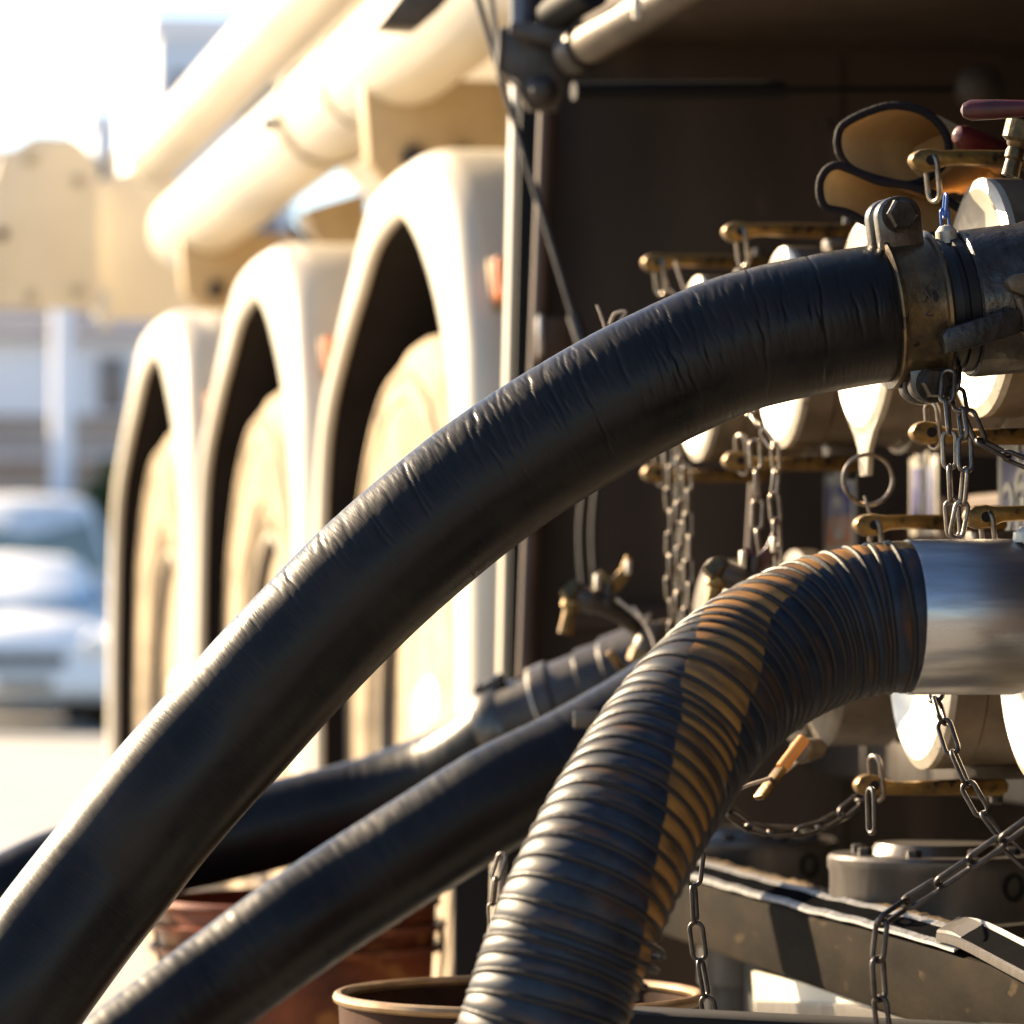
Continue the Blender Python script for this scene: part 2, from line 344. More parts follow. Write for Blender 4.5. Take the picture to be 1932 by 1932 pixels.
def hose_surface(P, step, rfun, nang=96):
    """P resampled path; angle 0 faces the lens side, +90 deg the upper-left side. rfun(s, a) -> radius"""
    pts, ds = resample(P, step); m = len(pts); V, F, UV = [], [], []
    for i in range(m):
        T = (pts[min(m - 1, i + 2)] - pts[max(0, i - 2)]).normalized()
        view = (pts[i] - CAM).normalized()
        B = T.cross(view).normalized()
        if B.dot(CU - CR * 0.6) < 0: B = -B
        C = T.cross(B).normalized()
        if C.dot(view) > 0: C = -C
        s = i * ds
        for k in range(nang):
            a = -math.pi + 2 * math.pi * k / nang
            r = rfun(s, a)
            V.append(pts[i] + (C * math.cos(a) + B * math.sin(a)) * r)
            UV.append((s, a * 0.045))
    for i in range(m - 1):
        for k in range(nang):
            F.append((i * nang + k, i * nang + (k + 1) % nang, (i + 1) * nang + (k + 1) % nang, (i + 1) * nang + k))
    F.append(tuple(range(nang))); F.append(tuple((m - 1) * nang + k for k in range(nang - 1, -1, -1)))
    return (V, F), UV, pts
def text_vf(s, size, depth=0.0006):
    cu = bpy.data.curves.new('txt', 'FONT'); cu.body = s; cu.size = size; cu.extrude = depth / 2; cu.align_x = 'CENTER'; cu.align_y = 'CENTER'
    o = bpy.data.objects.new('txt', cu); COL.objects.link(o)
    dg = bpy.context.evaluated_depsgraph_get(); dg.update()
    me = bpy.data.meshes.new_from_object(o.evaluated_get(dg))
    V = [v.co.copy() for v in me.vertices]; F = [tuple(p.vertices) for p in me.polygons]
    bpy.data.objects.remove(o); bpy.data.curves.remove(cu); bpy.data.meshes.remove(me)
    return V, F
def place(vf, c, ax):
    c = Vector(c)
    return [c + ax[0] * v.x + ax[1] * v.y + ax[2] * v.z for v in vf[0]], vf[1]

# chain links -------------------------------------------------------
def link_vf(L=1.0, width=0.43, wire=0.058, n=6, nb=7, nw=8):
    rb = width / 2 - wire; hl = L / 2 - wire - rb; pts = []
    for k in range(nb + 1):
        a = -math.pi / 2 + math.pi * k / nb; pts.append(Vector((hl + rb * math.cos(a), rb * math.sin(a), 0)))
    for k in range(nb + 1):
        a = math.pi / 2 + math.pi * k / nb; pts.append(Vector((-hl + rb * math.cos(a), rb * math.sin(a), 0)))
    return tube(pts, wire, nw, closed=True)
LINKME = {}
def link_mesh(mat, L, wide=0.43, wire=0.058):
    key = (mat, round(L, 4), wide, wire)
    if key not in LINKME:
        v, f = link_vf(L, wide * L, wire * L)
        me = bpy.data.meshes.new('chain_link'); me.from_pydata([tuple(q) for q in v], [], f)
        me.materials.append(M[mat]); me.shade_smooth(); LINKME[key] = me
    return LINKME[key]
def put_link(name, me, c, T, roll, parent):
    T = T.normalized(); view = (Vector(c) - CAM).normalized()
    n0 = (view - T * view.dot(T)).normalized()
    q = Matrix.Rotation(roll, 3, T)
    nz = (q @ n0).normalized(); ny = nz.cross(T).normalized()
    o = link(name, me, Vector(c), parent)
    m3 = Matrix((T, ny, nz)).transposed()
    loc = o.location.copy()
    o.matrix_local = Matrix.Translation(loc) @ m3.to_4x4()
    return o
def chain(label, P, L=0.026, mat='chain', roll=0.5, group=None, wobble=0.35):
    pts, ds = resample(P, L * 0.76)
    e = empty('chain', pts[0], label, 'chain', group)
    me = link_mesh(mat, L)
    for i in range(len(pts) - 1):
        put_link('chain_link', me, (pts[i] + pts[i + 1]) / 2, pts[i + 1] - pts[i],
                 roll + (i % 2) * math.pi / 2 + random.uniform(-wobble, wobble), e)
    return e

#@@SETTING
# ------------------------------------------------------------------ ground, buildings and vehicles far off
gv, gf = [], []
ys = [-40, -10, 0, 5, 10, 14, 18, 22, 26, 30, 34, 45, 80, 160, 600]
def gz(y): return 0.0 if y < 9 else -0.30 * min(1, (y - 9) / 22.0)
xs = [-300, -60, -20, -8, 0, 8, 20, 60, 300]
for y in ys:
    for x in xs: gv.append(Vector((x, y, gz(y))))
for i in range(len(ys) - 1):
    for k in range(len(xs) - 1):
        n_ = len(xs); gf.append((i * n_ + k, i * n_ + k + 1, (i + 1) * n_ + k + 1, (i + 1) * n_ + k))
tag(obj('ground', (gv, gf), 'asphalt', origin=(0, 0, 0)), 'pale concrete yard stretching away on the left', kind='structure')

# station building
by = 46.0
def X_at(px, y): return UY(px, 1000, y).x
def Z_at(py, y): return UY(100, py, y).z
b0 = UY(60, 1100, by)
bld = empty('station_building', (b0.x, by, -0.3), 'pale low building with pinkish fascia and brown window far behind the cars', 'building')
xl, xr = X_at(-900, by), X_at(520, by)
zt, zf0, zf1 = Z_at(585, by), Z_at(655, by), Z_at(598, by)
obj('upper_wall', boxb(xl, xr, by, by + 6, Z_at(785, by), Z_at(640, by), 0.02), 'wallpale', bld)
obj('lower_wall', boxb(xl, xr, by + 0.1, by + 6, -0.3, Z_at(788, by), 0.02), 'wallbrown', bld)
obj('fascia', boxb(xl, xr, by - 0.35, by + 6.2, Z_at(640, by) + 0.01, Z_at(592, by), 0.03), 'wallpink', bld)
obj('roof_slab', boxb(xl, xr, by - 0.5, by + 6.3, Z_at(590, by), Z_at(575, by), 0.02), 'wallpale', bld)
obj('ledge', boxb(xl, xr, by - 0.2, by + 0.05, Z_at(870, by), Z_at(855, by), 0.01), 'wallpink', bld)
for a, c in ((186, 238), (330, 380), (-160, -90)):
    wdw = obj('window', boxb(X_at(a, by), X_at(c, by), by - 0.06, by + 0.02, Z_at(775, by), Z_at(672, by), 0.01), 'winbrown', bld)
    obj('sill', boxb(X_at(a, by) - 0.05, X_at(c, by) + 0.05, by - 0.12, by - 0.0, Z_at(781, by), Z_at(777, by), 0.005), 'wallpale', wdw)
pl = UY(116, 1300, 43.0)
post = empty('lamp_post', (pl.x, 43, -0.3), 'pale vertical post in front of the low building', 'post')
obj('post', lathe((pl.x, 43, -0.3), EZ, [(0, 0.13), (0.1, 0.12), (4.2, 0.1)], 16), 'wallpale', post)
obj('base_plate', boxb(pl.x - 0.25, pl.x + 0.25, 42.75, 43.25, -0.30, -0.26, 0.01), 'wallpale', post)

def tower(name, label, px0, px1, py, y, seed):
    x0, x1 = X_at(px0, y), X_at(px1, y); zt = UY((px0 + px1) / 2, py, y).z
    e = empty(name, ((x0 + x1) / 2, y, -0.3), label, 'building')
    obj('wall', boxb(x0, x1, y, y + 9, -0.3, zt, 0.05), 'tower', e)
    obj('parapet', boxb(x0 - 0.12, x1 + 0.12, y - 0.12, y + 9.1, zt + 0.01, zt + 0.45, 0.03), 'wallpale', e)
    nx = max(2, int((x1 - x0) / 1.6)); z = zt - 2.0
    while z > zt - 9:
        for k in range(nx):
            xc = x0 + (k + 0.5) * (x1 - x0) / nx
            obj('window', boxb(xc - 0.45, xc + 0.45, y - 0.05, y + 0.03, z, z + 1.2, 0.01), 'winbrown', e)
        z -= 3.0
tower('tower_block', 'pale blue grey tower block rising behind the carrier tubes', 292, 560, 70, 90.0, 1)
tower('office_block', 'low pale blue block just right of the clipped cream plate', 172, 285, 243, 120.0, 2)

def hedge(label, px, py0, py1, y, wpx):
    c = UY(px, (py0 + py1) / 2, y); h = abs(UY(px, py0, y).z - UY(px, py1, y).z); wd = wpx / FPX * y
    e = empty('shrub', (c.x, y, -0.3), label, 'shrub')
    rnd = random.Random(int(px)); V, F = [], []
    for i in range(1600):
        while True:
            q = Vector((rnd.uniform(-1, 1), rnd.uniform(-1, 1), rnd.uniform(-1, 1)))
            if 0.35 < q.length < 1 + 0.25 * math.sin(5 * q.x + 3 * q.z): break
        p = Vector((c.x + q.x * wd / 2, y + q.y * wd / 2, c.z + q.z * h / 2))
        a = Vector((rnd.gauss(0, 1), rnd.gauss(0, 1), rnd.gauss(0, 1))).normalized(); u, v = perp(a); s = rnd.uniform(0.05, 0.1)
        k = len(V); V += [p - u * s, p + v * s * 0.5, p + u * s, p - v * s * 0.5]; F.append((k, k + 1, k + 2, k + 3))
    obj('crown', (V, F), 'leaf', e, smooth=False)
    obj('trunk', tube([(c.x, y, -0.3), (c.x + 0.05, y, c.z - h * 0.2), (c.x, y, c.z + h * 0.1)], [0.07, 0.05, 0.03], 8), 'bark', e)
hedge('small green shrub half hidden beside the farthest mudguard', 225, 1010, 868, 42.5, 120)

# vehicles: sections lofted along the length, nose towards -Y
def loft(sections, caps=True):
    V, F = [], []; n = len(sections[0])
    for s in sections: V += [Vector(p) for p in s]
    for i in range(len(sections) - 1):
        for k in range(n):
            F.append((i * n + k, i * n + (k + 1) % n, (i + 1) * n + (k + 1) % n, (i + 1) * n + k))
    if caps: F.append(tuple(range(n - 1, -1, -1))); F.append(tuple((len(sections) - 1) * n + k for k in range(n)))
    return V, F
def car_section(x, y, zg, hw, z0, z1, tw, zr=None):
    """rounded section: hw half width at sill..belt z1, optional roof zr with half width tw"""
    P = [(-hw * 0.9, z0), (-hw, z0 + 0.12), (-hw, z1 - 0.12), (-hw * 0.96, z1)]
    if zr is None: zr = z1 + 0.03; tw = hw * 0.8
    P += [(-tw - 0.02, zr - 0.07), (-tw + 0.12, zr), (0, zr + 0.03)]
    P += [(-a, b) for a, b in P[-2::-1]]
    return [Vector((x + a, y, zg + b)) for a, b in P]
def vehicle(name, label, cat, x, y, zg, hw, belt, roof, length, paint, glassm, van=False):
    e = empty(name, (x, y + length / 2, zg), label, cat)
    S = lambda yy, z1, zr=None, tw=None, hwf=1.0, z0=0.25: car_section(x, y + yy, zg, hw * hwf, z0, z1, tw or hw * 0.78, zr)
    if van:
        secs = [S(0, 0.8, hwf=0.86, z0=0.35), S(0.15, 0.95, hwf=0.97), S(0.7, belt), S(1.3, belt, roof - 0.12), S(1.8, belt, roof), S(length - 0.3, belt, roof), S(length, belt, roof - 0.15, hwf=0.95)]
    else:
        secs = [S(0, 0.62, hwf=0.84, z0=0.32), S(0.12, 0.72, hwf=0.95), S(0.9, belt - 0.08), S(1.25, belt), S(1.95, belt, roof - 0.06), S(2.4, belt, roof), S(3.2, belt, roof - 0.03), S(3.9, belt, belt + 0.15), S(length - 0.1, belt - 0.02, hwf=0.95), S(length, belt - 0.2, hwf=0.88, z0=0.35)]
    obj('body', loft(secs), paint, e, ang=50)
    y0, y1 = (y + 0.68, y + 1.28) if van else (y + 1.23, y + 1.93)
    za, zb = zg + belt + 0.06, zg + roof - 0.2
    o = 0.05
    obj('windscreen', prism([(x - hw * 0.86, y0 - o, za), (x + hw * 0.86, y0 - o, za), (x + hw * 0.72, y1 - o, zb), (x - hw * 0.72, y1 - o, zb)], (0, 0.03, 0.02), 0.008), glassm, e)
    ye = y + length - (0.6 if van else 1.2)
    for s in (-1, 1):
        obj('side_window', prism([(x + s * (hw * 0.99), y1 - 0.25, za + 0.02), (x + s * (hw * 0.99), ye, za + 0.02), (x + s * (hw * 0.84), ye - 0.25, zb), (x + s * (hw * 0.84), y1 + 0.1, zb)], (s * 0.03, 0, 0), 0.006), glassm, e)
        hl = obj('headlight', lathe((x + s * hw * 0.68, y - 0.02, zg + 0.66), EY, [(0, 0.02), (0.01, 0.1), (0.1, 0.12)], 16), 'lamp', e)
        obj('mirror', box((x + s * (hw + 0.1), y1 - 0.1, za + 0.1), (0.18, 0.1, 0.14), bev=0.03), paint, e)
        for yy in (0.85, length - 0.9):
            wh = obj('wheel', lathe((x + s * hw * 0.82, y + yy, zg + 0.32), EX * s, [(-0.1, 0.2), (-0.1, 0.3), (-0.06, 0.32), (0.08, 0.32), (0.12, 0.3), (0.12, 0.2)], 24), 'black', e)
            obj('rim', lathe((x + s * (hw * 0.82 + 0.1), y + yy, zg + 0.32), EX * s, [(0, 0.2), (0.015, 0.18), (0.0, 0.08), (0.03, 0.03)], 18), 'hub', wh)
    obj('bumper', boxb(x - hw * 0.8, x + hw * 0.8, y - 0.08, y + 0.1, zg + 0.3, zg + 0.48, 0.05), paint, e)
    obj('grille', boxb(x - hw * 0.4, x + hw * 0.4, y - 0.03, y + 0.1, zg + 0.52, zg + 0.62, 0.02), 'black', e)
    obj('number_plate', boxb(x - 0.22, x + 0.22, y - 0.1, y - 0.07, zg + 0.34, zg + 0.44, 0.004), 'platewhite', e)
cx = X_at(45, 33.0)
vehicle('parked_car', 'white parked car with blue tinted windscreen, in front of the silver van', 'car', cx, 33.0, -0.30, 0.82, 0.92, 1.40, 4.3, 'carwhite', 'glass')
cx = X_at(70, 38.0)
vehicle('parked_van', 'silver van with greenish windscreen parked behind the white car', 'van', cx, 38.5, -0.30, 0.85, 1.25, 2.02, 4.6, 'vangrey', 'glassgreen', van=True)

#@@TRUCK
# ------------------------------------------------------------------ the tanker
XF = 0.80
tk = empty('tanker_trailer', (1.9, 6.5, 0.0), 'cream tanker trailer with three mudguards and an open outlet cabinet', 'tanker')

LEAN = 0.04                          # the axle line runs slightly outwards from the cabinet's axis
def mudguard(yc, xf, dz):
    O = [(-.535, -.48), (-.535, .05), (-.515, .23), (-.47, .338), (-.38, .468), (-.255, .546), (-.14, .554), (.085, .535), (.23, .449), (.37, .343), (.45, .272), (.50, .15), (.53, .02), (.54, -.12), (.54, -.4)]
    I = [(-.44, -.48), (-.435, .05), (-.411, .235), (-.35, .34), (-.255, .417), (-.17, .465), (-.09, .4855), (.06, .463), (.17, .41), (.273, .354), (.39, .272), (.442, .185), (.47, .02), (.48, -.12), (.48, -.4)]
    XS = lambda y: -LEAN * (y - yc)
    P = lambda L: catmull([Vector((0, yc + a, CAM_H + dz + b)) for a, b in L], 7)
    po, pi_ = P(O), P(I)
    cs = [(0.0, 0.011), (0.02, 0.005), (0.10, 0.002), (0.45, 0.0), (0.75, 0.004), (0.9, 0.013), (0.975, 0.027), (1.0, 0.045), (1.0, 0.53)]
    V, F = [], []; n = len(cs)
    for a, b in zip(pi_, po):
        for t, dx in cs:
            q = a.lerp(b, t); V.append(Vector((xf + dx + XS(q.y), q.y, q.z)))
    for i in range(len(po) - 1):
        for k in range(n - 1): F.append((i * n + k, (i + 1) * n + k, (i + 1) * n + k + 1, i * n + k + 1))
    g = obj('mudguard', (V, F), 'cream', tk, ang=50)
    md = g.modifiers.new('sheet', 'SOLIDIFY'); md.thickness = 0.003; md.offset = -1
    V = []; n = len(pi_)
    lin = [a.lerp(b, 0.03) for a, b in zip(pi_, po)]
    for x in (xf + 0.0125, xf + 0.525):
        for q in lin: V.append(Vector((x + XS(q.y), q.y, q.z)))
    F = [(k, k + 1, n + k + 1, n + k) for k in range(n - 1)] + [tuple(range(n, 2 * n))]  # black back face added so no light passes through the wheel well
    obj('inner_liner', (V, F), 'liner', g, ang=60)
    d = Vector((0, -0.93, 0.36)).normalized(); up = EX.cross(d).normalized()
    lp = Vector((xf + 0.066, yc - 0.452, CAM_H + dz + 0.372)) + d * 0.014
    obj('marker_light', box(lp + d * 0.008, (0.016, 0.022, 0.056), (EX, d, up), 0.0075), 'amber', g)
    obj('marker_base', box(lp - d * 0.008, (0.022, 0.012, 0.066), (EX, d, up), 0.003), 'creamdirt', g)
    for zz in (-0.05, -0.2, -0.35):
        obj('rivet', lathe((xf + 0.1, yc - 0.5355, CAM_H + zz), -EY, [(0, 0.007), (0.003, 0.006), (0.0045, 0.002)], 12), 'hub', g)
    return g
nut = None
def wheel(yc, x0, zc):
    tp = [(0.0, 0.292), (-0.010, 0.30), (-0.022, 0.325), (-0.020, 0.333), (-0.028, 0.338), (-0.034, 0.375), (-0.036, 0.41), (-0.032, 0.414), (-0.032, 0.424), (-0.036, 0.428), (-0.035, 0.45), (-0.028, 0.475), (-0.024, 0.478), (-0.014, 0.496), (0.0, 0.506), (0.02, 0.511)]
    for k in range(5):
        x = 0.035 + k * 0.045; tp += [(x, 0.5155), (x + 0.032, 0.516), (x + 0.033, 0.502), (x + 0.043, 0.502)]
    tp += [(0.27, 0.511), (0.29, 0.49), (0.3, 0.42), (0.29, 0.3)]
    w_ = obj('wheel', lathe((x0, yc, zc), EX, tp, 80), 'tyre', tk)
    obj('tread_ring', lathe((x0, yc, zc), EX, [(-0.0265, 0.452), (-0.0375, 0.455), (-0.0375, 0.464), (-0.026, 0.467)], 80, caps=False), 'tyre', w_)
    obj('rim', lathe((x0, yc, zc), EX, [(0.03, 0.294), (-0.006, 0.296), (-0.018, 0.291), (-0.018, 0.28), (0.004, 0.272), (0.07, 0.262), (0.12, 0.235), (0.11, 0.19), (0.09, 0.12), (0.10, 0.10)], 72), 'rim', w_)
    obj('rim_lip', lathe((x0, yc, zc), EX, [(-0.0165, 0.2925), (-0.0205, 0.291), (-0.0205, 0.2825), (-0.0165, 0.281)], 72, caps=False), 'hub', w_)
    obj('hub', lathe((x0, yc, zc), EX, [(0.1, 0.11), (0.06, 0.105), (0.05, 0.085), (0.0, 0.078), (-0.012, 0.06), (-0.016, 0.03), (-0.017, 0.0015)], 40), 'hub', w_)
    global nut
    for k in range(10):
        a = 2 * math.pi * k / 10
        p = Vector((x0 + 0.098, yc + 0.155 * math.cos(a), zc + 0.155 * math.sin(a)))
        if nut is None:
            o = obj('wheel_nut', lathe(p, -EX, [(0, 0.017), (0.02, 0.017), (0.024, 0.013), (0.035, 0.011)], 6), 'hub', w_, smooth=False); nut = o.data
        else: o = link('wheel_nut', nut, p - EX * 0.0175, w_)
for y, x, dz in ((5.27, 0.80, 0.0), (6.37, 0.755, -0.022), (7.46, 0.712, -0.045)): mudguard(y, x, dz); wheel(y + 0.01, x + 0.060, 0.497 + dz * 0.5)
obj('mud_flap', boxb(0.795, 1.30, 4.712, 4.722, 0.06, 0.455, 0.002), 'black', tk)
obj('axle_beam', boxb(1.2, 2.6, 4.9, 8.3, 0.62, 0.80, 0.02), 'black', tk)
obj('chassis_rail', boxb(1.36, 1.5, 4.9, 9.2, 0.88, 1.16, 0.01), 'creamdirt', tk)

# hose carrier tubes along the side
def htube(name, p_end, ynear, r, mat):
    p = Vector(p_end)
    return obj(name, lathe(p, -EY, [(-0.012, r * 0.55), (0.0, r * 0.86), (0.02, r * 0.97), (0.045, r), (p.y - ynear, r)], 48), mat, tk)
zB = CAM_H + 0.755
tb = htube('carrier_tube', (0.885, 8.45, zB), 4.5, 0.078, 'cream')
ta = htube('carrier_tube', (0.90, 9.25, CAM_H + 0.985), 4.5, 0.062, 'cream')
obj('end_ring', lathe((0.885, 5.9, zB), EY, [(0, 0.0785), (0.0, 0.083), (0.03, 0.083), (0.03, 0.0785)], 48, caps=False), 'cream', tb)
def saddle(y):
    x0, x1 = 0.815, 1.04
    zt_, zb_ = zB - 0.06, zB - 0.205
    s = obj('saddle', prism([(x0 + 0.01, y, zt_ + 0.02), (x1 + 0.02, y, zt_ + 0.02), (x1, y, zb_ + 0.02), (x1 - 0.03, y, zb_), (x0 + 0.07, y, zb_), (x0 + 0.02, y, zb_ + 0.05)], (0, 0.05, 0), 0.006), 'creamdirt', tk)
    for xx in (0.895, 0.96):
        obj('bolt', lathe((xx, y, zb_ + 0.055), -EY, [(0, 0.018), (0.012, 0.018), (0.016, 0.012)], 6), 'darksteel', s, smooth=False)
    obj('gusset', boxb(x1 - 0.1, 1.4, y + 0.052, y + 0.09, zb_ - 0.06, zb_ + 0.1, 0.005), 'creamdirt', s)
saddle(5.62); saddle(8.0)
for tb_, x_, z_, r_ in ((tb, 0.885, zB, 0.078), (ta, 0.90, CAM_H + 0.985, 0.062)):
    for yy in ((6.35,) if tb_ is tb else ()):
        obj('tube_strap', lathe((x_, yy, z_), EY, [(0, r_ + 0.0005), (0.0, r_ + 0.006), (0.028, r_ + 0.006), (0.028, r_ + 0.0005)], 48, caps=False), 'hub', tb_)
        obj('strap_screw', lathe((x_ - r_ - 0.004, yy + 0.014, z_ - 0.02), -EX, [(0, 0.009), (0.018, 0.009), (0.022, 0.006)], 10), 'darksteel', tb_)
obj('spring_hanger', prism([UY(a, b, 6.95) for a, b in [(575, 395), (690, 360), (700, 470), (640, 490), (600, 455)]], (0, 0.12, 0), 0.008), 'creamdirt', tk)
obj('brake_line', tube(catmull([UY(545, 425, 6.9), UY(575, 450, 6.9), UY(610, 480, 6.9)], 6), 0.006, 8), 'black', tk)
# tank shell above
TX, TZ, TR = 2.05, 2.33, 1.16
obj('tank_shell', lathe((TX, 4.45, TZ), EY, [(-0.16, TR * 0.5), (-0.1, TR * 0.85), (-0.04, TR * 0.96), (0, TR), (1.4, TR), (1.402, TR + 0.008), (1.43, TR + 0.008), (1.432, TR), (4.0, TR), (4.05, TR * 0.95), (4.15, TR * 0.6)], 96), 'cream', tk)
obj('walkway', boxb(0.74, 1.3, 4.46, 5.2, CAM_H + 0.90, CAM_H + 0.93, 0.004), 'creamdirt', tk)
# clipped plate and rack behind the third mudguard
py_ = 9.55
poly = [(-110, 575), (-110, 300), (-60, 282), (22, 282), (64, 256), (134, 258), (160, 276), (187, 312), (187, 585)]
obj('end_plate', prism([UY(a, b, py_) for a, b in poly], (0, 0.03, 0), 0.004), 'cream', tk)
epl = [o for o in tk.children if o.name.startswith('end_plate')][0]
for a, b in ((60, 300), (150, 340), (150, 550), (60, 560), (4, 442)):
    obj('bolt', lathe(UY(a, b, py_), -EY, [(0, 0.014), (0.008, 0.014), (0.011, 0.009)], 8), 'brownpipe' if a == 4 else 'hub', epl, smooth=False)
obj('rack_bulkhead', prism([UY(a, b, 9.7) for a, b in [(180, 345), (250, 320), (330, 335), (420, 470), (420, 605), (180, 600)]], (0, 0.05, 0), 0.005), 'cream', tk)
for a, b0_, b1_ in ((213, 285, 350), (199, 545, 620)):
    obj('highlight_rod', tube([UY(a, b0_, 9.45), UY(a, b1_, 9.45)], 0.013, 14), 'cream', tk)  # pale rods added as the bright highlights of lit edges
obj('rear_lamp_bar', tube([UY(8, 300, 9.4), UY(-6, 345, 9.4)], 0.012, 12), 'cream', tk)

# ---- outlet cabinet
YW = 4.40
obj('bulkhead', boxb(0.83, 2.0, YW, YW + 0.03, 0.10, 1.75, 0.003), 'brownwall', tk)
bw = bpy.data.objects['bulkhead']
obj('panel_seam', boxb(1.16, 1.168, YW - 0.003, YW - 0.0005, 0.12, 1.25, 0.0008), 'brownwall', bw)
obj('stiffener', boxb(0.86, 1.6, YW - 0.018, YW - 0.001, CAM_H - 0.02, CAM_H + 0.005, 0.003), 'brownwall', bw)
for k in range(9):
    obj('rivet', lathe((1.15, YW, 0.30 + 0.11 * k), -EY, [(0, 0.0055), (0.002, 0.005), (0.0035, 0.002)], 10), 'darksteel', bw)
for a_, b_ in ((1106, 1096), (1128, 1120)):
    obj('cable', tube(catmull([U(a_, 700, 4.25), U(a_ + 3, 850, 4.24), U(b_ - 2, 1000, 4.24), U(b_ + 6, 1150, 4.23)], 6), 0.0028, 8), 'darksteel', tk)
obj('back_wall', boxb(1.62, 1.66, 1.2, YW - 0.004, 0.10, 1.75, 0.003), 'brownwall', tk)
obj('cabinet_roof', boxb(0.86, 2.0, 1.2, YW - 0.003, CAM_H + 0.60, CAM_H + 0.63, 0.003), 'brownwall', tk)
obj('near_wall', boxb(0.92, 1.9, 1.17, 1.20, 0.10, 1.75, 0.003), 'brownwall', tk)
def leanpost(x0, x1, y0, y1, mat, name, parent=tk, z0=0.16, z1=1.50, lean=0.03):
    V = []
    for z, dx in ((z0, -lean), (z1, 0)):
        V += [Vector((x0 + dx, y0, z)), Vector((x1 + dx, y0, z)), Vector((x1 + dx, y1, z)), Vector((x0 + dx, y1, z))]
    return obj(name, bevel((V, BOXF), 0.0015), mat, parent)
leanpost(0.812, 0.842, 4.345, 4.399, 'black', 'corner_post')
leanpost(0.806, 0.8115, 4.358, 4.378, 'cream', 'edge_trim')
p0, p1 = U(1032, 205, 4.22), U(986, 1420, 4.18)
obj('frame_pipe', tube([p0, p1], 0.0088, 20), 'brownpipe', tk)
hb = U(1042, 642, 4.2)
h_ = obj('hinge_block', box(hb, (0.034, 0.02, 0.045), bev=0.004), 'brownpipe', tk)
obj('hinge_leaf', box(hb + Vector((-0.014, -0.012, 0.004)), (0.006, 0.004, 0.04), bev=0.001), 'alu', h_)
# door bracket with bolt, strut, stay
dp = 4.0
poly = [(945, 52), (985, 44), (1062, 56), (1078, 90), (1068, 140), (1066, 175), (1052, 208), (1002, 208), (986, 182), (975, 150), (940, 132)]
brk = obj('door_bracket', prism([U(a, b, dp) for a, b in poly], fwd * 0.02, 0.0015), 'darksteel', tk)
obj('lit_bracket_edge', tube([U(a, b, dp - 0.004) for a, b in [(944, 54), (943, 90), (939, 132), (972, 160), (985, 184), (1000, 208)]], 0.0022, 8), 'chain', brk)  # bright steel tube puts the lit left edge into the shape
obj('bolt', lathe(U(1022, 172, dp), -fwd, [(0, 0.0155), (0.006, 0.0155), (0.009, 0.011), (0.013, 0.009), (0.015, 0.004)], 24), 'darksteel', brk)
obj('bracket_flange', prism([U(a, b, dp - 0.03) for a, b in [(962, 40), (1118, 52), (1112, 64), (1060, 92), (960, 62)]], fwd * 0.012, 0.002), 'darksteel', brk)
obj('door_post', tube([U(982, -120, dp), U(982, 46, dp)], 0.0105, 16), pm('blue_grey_post', (0.10, 0.11, 0.14), 0.4, metal=0.4), tk)
st = obj('gas_strut', tube([U(1082, 172, 4.05), U(1478, 170, 4.12)], 0.0088, 16), 'black', tk)
obj('strut_rod', tube([U(1478, 170, 4.12), U(1850, 168, 4.2)], 0.0035, 10), 'black', st)
obj('strut_mount', lathe(U(1850, 165, 4.16), fwd, [(-0.02, 0.01), (-0.015, 0.022), (0.02, 0.024), (0.03, 0.01)], 20), 'darksteel', st)
obj('door_arm', lathe(U(1098, 92, 3.95), U(1420, -95, 3.75) - U(1098, 92, 3.95), [(-0.008, 0.008), (0, 0.014), (0.012, 0.019), (0.2, 0.019)], 24), 'castbrown', tk)
obj('arm_socket', lathe(U(1072, 108, 3.97), U(1420, -95, 3.75) - U(1098, 92, 3.95), [(0, 0.013), (0.006, 0.021), (0.024, 0.021), (0.028, 0.014)], 20), 'darksteel', tk)
obj('upper_lever', lathe(U(1040, 30, 3.98), U(1150, -40, 3.9) - U(1040, 30, 3.98), [(-0.01, 0.006), (0, 0.016), (0.07, 0.018)], 20), 'black', tk)
obj('lit_slit', box(U(1201, 8, 3.72), (0.008, 0.008, 0.028), bev=0.003), 'cream', tk)  # pale box added for a sunlit white slit; no lamp here
obj('stay_rod', tube([U(896, -20, 4.05), U(941, 132, 4.03), U(1010, 360, 4.0), U(1086, 610, 3.97)], 0.0032, 10), 'darksteel', tk)
obj('stay_rod', tube([U(925, -20, 4.02), U(944, 135, 4.02)], 0.003, 10), 'chain', tk)
obj('stay_end', tube([U(1082, 596, 3.97), U(1100, 650, 3.96)], 0.0065, 12), 'darksteel', tk)
obj('lifted_door_edge', prism([U(a, b, 4.6) for a, b in [(712, 48), (800, -60), (900, -60), (828, 20), (790, 52)]], (0, 0.05, 0.0), 0.003), 'castbrown', tk)

